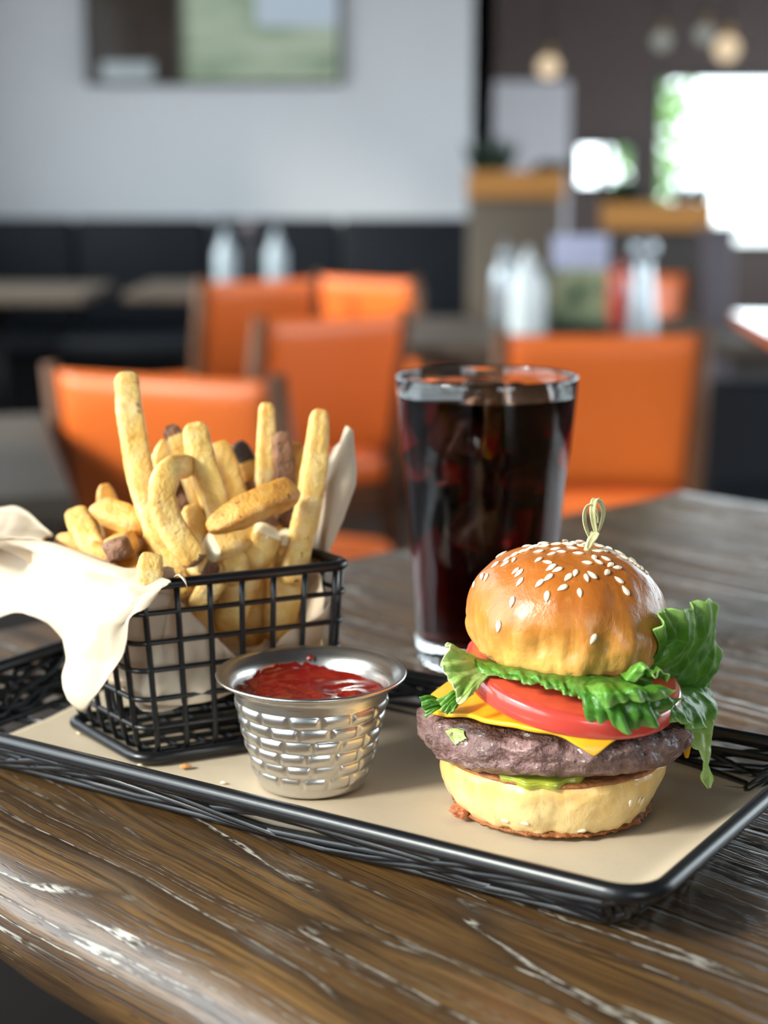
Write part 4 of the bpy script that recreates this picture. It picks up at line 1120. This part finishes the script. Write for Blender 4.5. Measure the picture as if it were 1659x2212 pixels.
# scrap of lettuce on the patty side
tp_ = bvh_of(pat, Matrix.Translation(bu_c + Vector((0, 0, PZ))))
def on_patty(px, py):
    d = Vector(ray(px, py)).normalized(); h = tp_.ray_cast(Vector((0, 0, CAMH)), d)
    return h[0] + h[1] * 0.0006
leaf([[on_patty(962, 1582), on_patty(968, 1588), on_patty(976, 1596), on_patty(986, 1608)],
      [on_patty(985, 1576), on_patty(988, 1584), on_patty(993, 1593), on_patty(998, 1603)],
      [on_patty(1004, 1580), on_patty(1006, 1587), on_patty(1008, 1592), on_patty(1011, 1597)]], 20, 16, 0.0004, 2.0, 'lettuce_pale', 11.0, .08, 'lettuce_scrap')
# top bun
TBZ = 0.0555
tb_c = Vector((0.0035, 0.0, TBZ))
def tf(p, s, a):
    q = p * 1.0; rr = math.hypot(p.x, p.y); rn = Vector((p.x, p.y, p.z - 0.012)).normalized()
    n1 = fbm((p.x * 30 + 3, p.y * 30, p.z * 30), 3); n2 = fbm((p.x * 95, p.y * 95, p.z * 40), 3)
    low = 1 - smooth01(0.008, 0.024, p.z)
    n4 = fbm((math.cos(a) * 4.5, math.sin(a) * 4.5, p.z * 45), 3)
    q += rn * (0.0015 * n1 + 0.0008 * n2 * (0.4 + low) + 0.0016 * n4 * (0.15 + low))
    # dents low on the front
    for (da, dz, dw, dd) in ((-112, .012, .13, .0022), (-92, .011, .12, .0016), (-75, .014, .1, .0014), (-135, .010, .1, .0018)):
        d = (math.atan2(math.sin(a - R(da)), math.cos(a - R(da))) / dw) ** 2 + ((p.z - dz) / 0.006) ** 2
        q -= rn * dd * math.exp(-d)
    if p.z < 0.004: q += Vector((rn.x, rn.y, 0)) * 0.001 * noise.noise(Vector((a * 14, 1, 0)))
    return q
v, f = lump_lathe([(0.0, 0.0), (0.02, 0.0), (0.0285, 0.0004), (0.0318, 0.002), (0.0343, 0.0058), (0.0362, 0.0115), (0.0364, 0.0165), (0.0352, 0.022), (0.0322, 0.0285), (0.0272, 0.0342), (0.0200, 0.0386), (0.0105, 0.0412), (0.0, 0.0418)], 180, 110, tf)
tbun = mesh_obj('top_bun', v, f, M['bun_top'], bu); fix_normals(tbun)
tbun.location = tb_c; tbun.rotation_euler = (R(-2), R(3.5), 0)
# toasted rim under the top bun
v = []; nu, nv = 200, 6
for i in range(nu + 1):
    a = 2 * math.pi * i / nu
    for j in range(nv + 1):
        t = j / nv; r = 0.0275 + 0.0052 * t + 0.0009 * t * noise.noise(Vector((i * .35, 0, 0))); z = -0.0006 + 0.0032 * t * t + 0.0006 * noise.noise(Vector((i * .4, j * .7, 2)))
        v.append((r * math.cos(a), r * math.sin(a), z))
o = mesh_obj('toasted_rim', v, grid_faces(nu, nv), M['crust'], tbun); o.modifiers.new('thickness', 'SOLIDIFY').thickness = 0.0006
# sesame seeds
def seed_mesh():
    n, seg = 9, 10; v = []; L = 0.0034
    for i in range(n + 1):
        t = i / n; r = 0.00098 * (math.sin(math.pi * min(1, t * 0.98 + 0.01)) ** 0.62) * (0.62 + 0.5 * t)
        for k in range(seg):
            a = 2 * math.pi * k / seg; v.append(((t - 0.5) * L, r * math.cos(a), 0.52 * r * math.sin(a)))
    f = [(i * seg + k, i * seg + (k + 1) % seg, (i + 1) * seg + (k + 1) % seg, (i + 1) * seg + k) for i in range(n) for k in range(seg)]
    f += [tuple(range(seg))[::-1], tuple(n * seg + k for k in range(seg))]
    me = bpy.data.meshes.new('sesame_seed'); me.from_pydata(v, [], f); me.update()
    me.polygons.foreach_set('use_smooth', [True] * len(me.polygons)); me.materials.append(M['sesame']); return me
SEED = seed_mesh()
MT = Matrix.Translation(bu_c) @ Matrix.Translation(tb_c) @ tbun.rotation_euler.to_matrix().to_4x4()
MBm = Matrix.Translation(bu_c)
def seed_at(hit, nrm, ang, parent, Minv, sc=1.0):
    ref = Vector((1, 0, 0)); u = (ref - nrm * ref.dot(nrm)).normalized(); w_ = nrm.cross(u)
    xa = u * math.cos(ang) + w_ * math.sin(ang); ya = nrm.cross(xa)
    Mw = Matrix((xa, ya, nrm)).transposed().to_4x4(); Mw.translation = hit + nrm * 0.00025
    o = bpy.data.objects.new('sesame_seed', SEED); COL.objects.link(o); o.parent = parent
    o.matrix_local = Minv @ Mw @ Matrix.Diagonal((sc, sc, sc, 1)); return o
SEEDS = [(342,443,70),(378,406,80),(397,410,60),(437,354,30),(480,350,25),(489,330,20),(520,333,70),(522,310,20),(553,296,15),(575,290,10),(612,273,5),(630,295,0),(655,270,5),(690,306,25),(706,284,10),(733,296,0),(745,262,0),(710,262,0),(770,265,0),(795,258,80),(808,303,-5),(820,270,0),(840,262,40),(630,333,45),(670,343,-25),(528,382,25),(543,392,30),(547,431,40),(635,437,40),(668,495,80),(512,520,70),(675,411,40),(690,362,30),(715,377,25),(683,370,35),(738,457,30),(763,410,50),(795,391,70),(815,480,95),(845,413,100),(870,400,-45),(848,345,-5),(879,322,80),(898,341,-30),(931,327,-35),(951,355,50),(982,367,20),(936,389,60),(990,423,-30),(1020,470,-55),(990,300,0),(1020,308,-10),(1050,318,-20),(1062,332,-25),(1078,345,-50),(920,293,0),(945,290,-5),(962,299,-10),(895,293,10),(875,288,-15),(905,272,0),(930,268,0),(451,630,80),(875,685,60),(1092,360,-60),(1110,380,-50),(860,262,10),(780,280,-5),(590,283,15)]
tree_t = bvh_of(tbun, MT)
rs = random.Random(3)
for sx, sy, an in SEEDS:
    px, py = 860 + sx / 2.0764, 1050 + sy / 2.0764
    d = Vector(ray(px, py)).normalized(); h = tree_t.ray_cast(Vector((0, 0, CAMH)), d)
    if h[0] is None: h = tree_t.find_nearest(at(px, py, bu_c.y))
    if h[0] is None: continue
    seed_at(h[0], h[1], R(an), tbun, MT.inverted(), rs.uniform(1.05, 1.28))
for k in range(36):            # those round the back of the crown
    a = rs.uniform(R(5), R(175)); r = rs.uniform(0.006, 0.031)
    o_ = MT @ Vector((r * math.cos(a), r * math.sin(a), 0.08)); h = tree_t.ray_cast(o_, Vector((0, 0, -1)))
    if h[0] is not None: seed_at(h[0], h[1], rs.uniform(0, 3.1), tbun, MT.inverted(), rs.uniform(1.05, 1.25))
tree_b = bvh_of(bbun, MBm)
for sx, sy, an in [(1040, 1422, 88), (1078, 1410, 80), (1133, 1437, 60), (570, 1512, 0), (825, 1545, 5), (480, 1500, 10)]:
    px, py = 860 + sx / 2.0764, 1050 + sy / 2.0764
    h = tree_b.ray_cast(Vector((0, 0, CAMH)), Vector(ray(px, py)).normalized())
    if h[0] is None: h = tree_b.find_nearest(at(px, py, bu_c.y - .03))
    if h[0] is not None: seed_at(h[0], h[1], R(an), bbun, MBm.inverted())
# knotted bamboo pick
pick = empty('bamboo_pick', (0, 0, 0)); pick.parent = bu
def ribbon(pts, wd, name, mat='pick', twist=0.0, wdir=(1, 0, 0)):
    C = curve(pts, 28); v = []
    for i, p in enumerate(C):
        t = (C[min(i + 1, 27)] - C[max(i - 1, 0)]).normalized()
        d = Vector(wdir); a = twist * i / 27; d = Matrix.Rotation(a, 3, 'Z') @ d
        d = (d - t * d.dot(t)).normalized(); n = t.cross(d)
        ww = wd * (0.35 + 0.65 * math.sin(math.pi * min(1, max(0, i / 27))) ** 0.5)
        for k in range(5):
            x = (k - 2) / 2
            v.append(p + d * x * ww + n * (1 - x * x) * wd * 0.25 - bu_c)
    o = mesh_obj(name, v, grid_faces(27, 4), M[mat], pick); o.modifiers.new('thickness', 'SOLIDIFY').thickness = 0.0004
    return o
Yp = bu_c.y - 0.003
q0 = at(1266, 1192, Yp)
MB().tube([q0 - bu_c - Vector((0.004, 0, 0.03)), q0 - bu_c, at(1276, 1166, Yp) - bu_c, at(1284, 1150, Yp) - bu_c], [0.0009, 0.0011, 0.0013, 0.0012], 8).build('stick', M['pick'], pick)
ribbon([at(1276, 1166, Yp - .001), at(1264, 1135, Yp - .002), at(1262, 1108, Yp - .002), at(1270, 1091, Yp - .001), at(1283, 1092, Yp), at(1291, 1112, Yp + .001), at(1292, 1130, Yp + .001)], 0.00125, 'loop', twist=0.9, wdir=(.8, .6, 0))
ribbon([at(1289, 1156, Yp), at(1283, 1130, Yp - .001), at(1280, 1103, Yp - .002), at(1283, 1083, Yp), at(1289, 1078, Yp + .002), at(1294, 1083, Yp + .003)], 0.0012, 'loop', twist=0.3)
ribbon([at(1292, 1150, Yp), at(1301, 1122, Yp + .001), at(1303, 1100, Yp + .002), at(1297, 1085, Yp + .002), at(1288, 1078, Yp + .001)], 0.001, 'loop', twist=-0.7, wdir=(.7, .7, 0))
ribbon([at(1270, 1185, Yp - .0015), at(1277, 1168, Yp - .0022), at(1284, 1158, Yp - .002), at(1292, 1150, Yp - .001)], 0.0014, 'wrap')

# crumbs on the paper
def crumb(name, px, py, r, sq, label, cat, mat, sd):
    bm = bmesh.new(); bmesh.ops.create_icosphere(bm, subdivisions=2, radius=r)
    for q in bm.verts: q.co *= 1 + 0.4 * noise.noise(q.co * (1.2 / r) + Vector((sd, 0, 0))); q.co.z *= sq
    me = bpy.data.meshes.new(name); bm.to_mesh(me); bm.free(); me.materials.append(M[mat])
    p = onz(px, py, ZP + r * sq * 0.7); o = bpy.data.objects.new(name, me); COL.objects.link(o); o.location = p
    o.scale = (1.5, 1, 1); tag(o, label, cat)
crumb('fry_crumb', 400, 1655, 0.0016, .6, 'orange brown fry crumb in front of the basket', 'crumb', 'crumb', 1)
crumb('potato_crumb', 482, 1690, 0.0008, .6, 'tiny pale crumb left of the sauce cup foot', 'crumb', 'potato', 2)
crumb('potato_crumb', 302, 1652, 0.0007, .6, 'tiny pale crumb at the basket front corner', 'crumb', 'potato', 3)
crumb('potato_crumb', 170, 1583, 0.0007, .6, 'tiny pale crumb beside the basket left foot', 'crumb', 'potato', 4)

# ------------------------------------------------------------------ background furniture
def copy_tree(o, parent=None):
    c = o.copy(); COL.objects.link(c); c.parent = parent
    for ch in list(o.children): copy_tree(ch, c)
    return c
def make_chair():
    t = empty('dining_chair')
    W, ZT, ZB = 0.41, 0.835, 0.485
    v = []; nx, nz = 24, 20                       # padded, gently curved back panel
    for side in (0, 1):
        for i in range(nx + 1):
            for j in range(nz + 1):
                a, b = -1 + 2 * i / nx, j / nz
                pad = (1 - abs(a) ** 6) * (1 - abs(2 * b - 1) ** 6)
                x = a * W / 2; z = ZB + (ZT - ZB) * b + 0.008 * (1 - a * a) * (b - .5) * -1
                y = 0.02 * (1 - a * a) - 0.06 * b + (-1 if side == 0 else 1) * (0.006 + 0.02 * pad ** 0.5)
                v.append((x, y, z))
    m = (nx + 1) * (nz + 1); f = grid_faces(nx, nz) + [tuple(q[::-1]) for q in grid_faces(nx, nz, m)]
    edge = [i * (nz + 1) for i in range(nx + 1)] + [nx * (nz + 1) + j for j in range(1, nz + 1)] + [i * (nz + 1) + nz for i in range(nx - 1, -1, -1)] + [j for j in range(nz - 1, 0, -1)]
    for q in range(len(edge)):
        a, b = edge[q], edge[(q + 1) % len(edge)]; f.append((a, b, b + m, a + m))
    fix_normals(mesh_obj('backrest', v, f, M['orange'], t))
    for s in (-1, 1):
        MB().tube([(s * .222, .01, .0), (s * .222, 0, .42), (s * .222, -.03, .66), (s * .222, -.058, .845)], [.017, .022, .02, .016], 10).build('back_post', M['chair_wood'], t)
        MB().tube([(s * .2, .42, .0), (s * .205, .41, .40)], [.015, .022], 10).build('leg', M['chair_wood'], t)
        MB().box((s * .21, .21, .355), (.025, .40, .07)).build('side_rail', M['chair_wood'], t, False)
    MB().box((0, .02, .355), (.42, .025, .075)).build('back_rail', M['chair_wood'], t, False)
    MB().box((0, .41, .355), (.40, .025, .075)).build('front_rail', M['chair_wood'], t, False)
    MB().box((0, .22, .435), (.44, .44, .085)).build('seat', M['orange'], t, True, bevel=.03, seg=4)
    return t
chair0 = make_chair(); first = [True]
def chair(px, Y, rz, label):
    o = chair0 if first[0] else copy_tree(chair0); first[0] = False
    p = at(px, 800, Y); o.location = (p.x, Y, 0); o.rotation_euler = (0, 0, R(rz))
    tag(o, label, 'chair', 'orange vinyl dining chairs')
chair(1290, 3.62, 5, 'large orange vinyl chair with wooden frame right of the cola glass')
chair(694, 4.1, 38, 'orange vinyl chair turned sideways left of the cola glass')
chair(385, 2.84, -24, 'nearest orange vinyl chair standing behind the fry basket')
chair(548, 5.65, 33, 'orange vinyl chair far back in front of white bottles')
chair(812, 5.8, -40, 'small orange vinyl chair farthest back beside the black bench')
chair(1362, 6.15, 128, 'distant red orange chair behind the condiment table at right')

def far_table(name, cx, cy, sx, sy, rz, label, h=0.75, top='far_table'):
    t = empty(name, (cx, cy, 0), R(rz))
    MB().box((0, 0, h - .02), (sx, sy, .04)).build('tabletop', M[top], t, False, bevel=.008)
    MB().tube([(0, 0, .02), (0, 0, h - .04)], .04, 14).build('column', M['black_metal'], t)
    MB().lathe([(0.0001, 0), (.27, 0), (.28, .01), (.26, .02), (.05, .035), (0.0001, .035)], 32).build('base', M['black_metal'], t)
    tag(t, label, 'table', 'dark wooden tables in the room'); return t
far_table('far_table', -0.915, 2.45, 0.84, 0.82, 14, 'dark wooden table at the left edge behind the basket')
far_table('far_table', 0.50, 4.70, 0.92, 0.90, 2, 'dark table carrying the bottles and menu card')
far_table('far_table', -0.42, 6.75, 1.15, 0.75, 0, 'dark table with two white bottles by the bench')
far_table('far_table', -1.55, 6.6, 0.85, 0.75, 0, 'dark table by the bench at the far left')
far_table('far_table', 1.52, 4.75, 0.9, 1.1, -4, 'polished table mirroring the bright window at the right edge', top='polished')
def bottle(name, px, ybase, Y, h, r, label, mat, capmat='grey_steel', shape=0):
    p = at(px, ybase, Y); t = empty(name, (p.x, Y, 0.75))
    if shape == 0: prof = [(0.0001, 0), (r * .95, 0), (r, .005), (r, h * .55), (r * .92, h * .62), (r * .5, h * .75), (r * .42, h * .78), (0.0001, h * .78)]
    else: prof = [(0.0001, 0), (r, 0), (r * 1.02, .006), (r * .8, h * .45), (r * .55, h * .72), (r * .5, h * .78), (0.0001, h * .78)]
    fix_normals(MB().lathe(prof, 28).build('body', M[mat], t))
    if shape == 0: cp = [(0.0001, h * .775), (r * .5, h * .775), (r * .5, h * .85), (r * .2, h * .9), (r * .12, h), (0.0001, h)]
    else: cp = [(0.0001, h * .775), (r * .6, h * .78), (r * .85, h * .84), (r * .9, h * .9), (r * .7, h * .97), (0.0001, h)]
    fix_normals(MB().lathe(cp, 24).build('cap', M[capmat], t)); tag(t, label, 'bottle', 'bottles on the far tables')
bottle('sauce_bottle', 1138, 710, 4.55, 0.235, 0.05, 'pale squeeze bottle left of the menu card', 'white_plastic', 'white_plastic')
bottle('sauce_bottle', 1090, 680, 4.95, 0.24, 0.04, 'grey blue bottle behind the pale squeeze bottle', 'grey_steel')
bottle('pepper_mill', 1385, 720, 4.5, 0.265, 0.042, 'tall grey shaker with ball top right of the menu card', 'grey_steel', 'grey_steel', 1)
bottle('sauce_bottle', 488, 610, 6.6, 0.235, 0.042, 'white bottle on the bench table nearer the left', 'grey_plastic', 'grey_plastic')
bottle('sauce_bottle', 597, 610, 6.6, 0.235, 0.042, 'white bottle on the bench table nearer the chair', 'grey_plastic', 'grey_plastic')
bottle('pepper_mill', 541, 610, 6.75, 0.27, 0.035, 'dark mill between the two white bottles', 'black_metal', 'mauve', 1)
# menu card in a black stand
p = at(1250, 700, 4.6); t = empty('menu_card', (p.x, 4.6, .75)); tag(t, 'upright menu card with lilac top and green food picture', 'menu')
MB().box((0, 0, .012), (.16, .07, .024)).build('stand', M['black_metal'], t, False, bevel=.004)
MB().box((0, 0, .22), (.155, .004, .09)).build('upper_panel', simple('lilac_card', (.55, .58, .78), .5, 0, .05, 20), t, False)
MB().box((0, 0, .0995), (.155, .004, .151)).build('picture_panel', (lambda T: (T.principled(Base_Color=T.ramp(T.noise(T.coord(), 14, 3), [(.35, (.04, .06, .04)), (.5, (.2, .28, .14)), (.62, (.5, .45, .28)), (.75, (.7, .72, .6))]), Roughness=.4), T.m)[1])(NT('printed_food_picture')), t, False)
bottle('ketchup_bottle', 1338, 700, 4.75, 0.2, 0.03, 'red sauce bottle beside the menu card', 'tomato_skin', 'tomato_skin')

# black bench along the pale wall
t = empty('bench', (-0.83, 7.6, 0)); tag(t, 'long black upholstered bench along the pale wall', 'bench')
MB().box((0, .05, .21), (2.5, .55, .36)).build('plinth', M['black_metal'], t, False, bevel=.01)
for k in range(4):
    x = -1.25 + .625 * (k + .5)
    MB().box((x, -.02, .435), (.62, .62, .1)).build('seat_cushion', M['black_vinyl'], t, True, bevel=.03, seg=4)
    MB().box((x, .30, .74), (.62, .12, .51)).build('back_cushion', M['black_vinyl'], t, True, bevel=.03, seg=4)
t = empty('dark_filler_booth', (1.50, 4.05, 0)); tag(t, 'black booth back added to darken the space below the polished table at right', 'bench')  # made-up booth, put in to keep this corner dark
MB().box((0, 0, .34), (1.5, .09, .68)).build('backrest', M['black_vinyl'], t, True, bevel=.03, seg=4)
MB().box((0, -.22, .40), (1.5, .36, .1)).build('seat_cushion', M['black_vinyl'], t, True, bevel=.03, seg=4)
MB().box((0, -.2, .17), (1.46, .3, .34)).build('plinth', M['black_metal'], t, False)
# television
p0, p1 = at(185, 182, 7.93), at(738, 182, 7.93)
tw = p1.x - p0.x; t = empty('television', ((p0.x + p1.x) / 2, 7.97, p0.z)); tag(t, 'wall television showing a green field on the pale wall', 'television')
MB().box((0, 0, tw * .5625 / 2), (tw, .05, tw * .5625)).build('casing', M['black_metal'], t, False, bevel=.006)
def tv_mat():
    T = NT('tv_picture'); tc = T.n('ShaderNodeTexCoord').outputs['Object']; x, y, z = T.n('ShaderNodeSeparateXYZ', {0: tc}).outputs
    n = T.noise(tc, 6, 4)
    g = T.ramp(T.noise(T.n('ShaderNodeMapping', {0: tc, 'Scale': (.5, 1, 3)}).outputs[0], 5, 3), [(.35, (.18, .26, .18)), (.5, (.36, .46, .34)), (.68, (.52, .6, .5))])
    d = T.mix(n, (.018, .016, .014), (.06, .045, .035))
    box = T.math('MULTIPLY', T.math('LESS_THAN', T.math('ABSOLUTE', T.math('SUBTRACT', x, -.40)), .12), T.math('LESS_THAN', z, .1))
    d = T.mix(box, d, (.4, .47, .5))
    sel = T.n('ShaderNodeMapRange', {0: x, 1: -.16, 2: -.10}).outputs[0]
    up = T.math('MULTIPLY', T.math('GREATER_THAN', z, .26), T.math('GREATER_THAN', x, .2))
    g = T.mix(up, g, (.5, .6, .7))
    e = T.n('ShaderNodeEmission', {0: T.mix(sel, d, g), 1: .8}); gl_ = T.n('ShaderNodeBsdfGlossy', {0: (.012, .012, .012, 1), 1: .1})
    a = T.n('ShaderNodeAddShader', {0: e.outputs[0], 1: gl_.outputs[0]}); T.surf(a.outputs[0]); return T.m
MB().box((0, -.027, tw * .5625 / 2), (tw - .03, .004, tw * .5625 - .03)).build('screen', tv_mat(), t, False)

# planter partitions
def leafy(mb, c, n, h, sp, rr):
    for k in range(n):
        a = rr.uniform(0, 6.28); l = h * rr.uniform(.6, 1); o_ = Vector(c) + Vector((rr.uniform(-sp, sp), rr.uniform(-sp, sp) * .5, 0))
        d = Vector((math.cos(a) * .6, math.sin(a) * .6, 1)).normalized(); s = d.cross(Vector((0, 0, 1))).normalized() * .018
        pts = [o_, o_ + d * l * .5 + s, o_ + d * l, o_ + d * l * .5 - s]; mid = o_ + d * l * .5 + Vector((0, 0, .008))
        mb.add([pts[0], pts[1], pts[2], pts[3], mid], [(0, 1, 4), (1, 2, 4), (2, 3, 4), (3, 0, 4)])
def partition(name, px0, px1, Y, ztop, box_h, mat, label, plants):
    a, b = at(px0, 420, Y).x, at(px1, 420, Y).x; cx = (a + b) / 2; wd = b - a
    t = empty(name, (cx, Y, 0)); tag(t, label, 'partition')
    MB().box((0, 0, (ztop - box_h) / 2), (wd, .12, ztop - box_h)).build('panel', M[mat], t, False, bevel=.004)
    MB().box((0, 0, ztop - box_h / 2), (wd + .01, .22, box_h)).build('planter_box', M['oak'], t, False, bevel=.005)
    for (px, h, lab) in plants:
        x = at(px, 420, Y).x; mb = MB(); leafy(mb, (0, 0, 0), 46, h, .07, random.Random(int(px)))
        o = mb.build('potted_plant', M['plant'], None, False, (x, Y, ztop - .01)); tag(o, lab, 'plant', 'plants in the planters')
partition('planter_partition', 1012, 1212, 7.0, 1.205, .11, 'taupe', 'taupe partition topped by an oak planter box', [(1058, .19, 'dark plant at the left end of the upper planter'), (1185, .07, 'small dark sprig at the right end of the upper planter')])
partition('planter_partition', 1308, 1530, 6.6, 1.083, .105, 'frame', 'dark partition topped by an oak planter box at right', [(1348, .13, 'dark plant at the left end of the lower planter'), (1495, .12, 'dark plant at the right end of the lower planter')])
p = at(1552, 500, 6.0)
t = empty('post', (p.x, 6.0, 0)); tag(t, 'short mauve post beside the lower planter partition', 'post')
MB().box((0, 0, .49), (.1, .1, .98)).build('shaft', M['mauve'], t, False, bevel=.01)
MB().box((0, 0, .99), (.13, .13, .03)).build('post_cap', M['mauve'], t, False, bevel=.006)

# pendant lamps
def pendant(px, py, Y, r, label, mat='bulb'):
    p = at(px, py, Y); t = empty('pendant_lamp', (p.x, Y, p.z)); tag(t, label, 'lamp', 'pendant lamps under the dark ceiling')
    fix_normals(MB().lathe([(0.0001, -r)] + [(r * math.cos(R(a)), r * math.sin(R(a))) for a in range(-75, 76, 15)] + [(0.0001, r)], 20).build('bulb', M[mat], t))
    MB().tube([(0, 0, r * .9), (0, 0, r * .9 + .06)], .02, 12).build('socket', M['brass'], t)
    MB().tube([(0, 0, r * .9 + .05), (0, 0, ZC - p.z)], .005, 6).build('cord', M['black_metal'], t)
pendant(1185, 145, 8.5, .055, 'warm pendant bulb left of the bright far window')
pendant(1570, 105, 8.0, .06, 'large warm pendant bulb at the upper right')
pendant(1430, 88, 9.5, .05, 'dim greyish pendant bulb left of the pair', 'bulb2')
pendant(1522, 75, 9.5, .05, 'dim greyish pendant bulb behind the large warm one', 'bulb2')
# tree outside the far window
def outside_tree():
    p = at(1408, 250, 16.0); t = empty('street_tree', (p.x, 16.0, -.12)); tag(t, 'pale green tree outside the far window', 'tree')
    MB().tube([(0, 0, 0), (.03, 0, .9), (0, 0, 1.8)], [.09, .07, .05], 10).build('trunk', M['chair_wood'], t)
    rr = random.Random(4); mb = MB()
    for k in range(900):
        d = Vector((rr.gauss(0, 1), rr.gauss(0, 1), rr.gauss(0, 1))).normalized() * (rr.random() ** .4); c = Vector((d.x * .42, d.y * .6, 1.9 + d.z * 1.1))
        u = Vector((rr.uniform(-1, 1), rr.uniform(-1, 1), rr.uniform(-1, 1))).normalized(); w_ = u.orthogonal().normalized()
        mb.add([c - u * .08, c + w_ * .04, c + u * .08, c - w_ * .04], [(0, 1, 2, 3)])
    mb.build('foliage', M['tree'], t, False)
outside_tree()
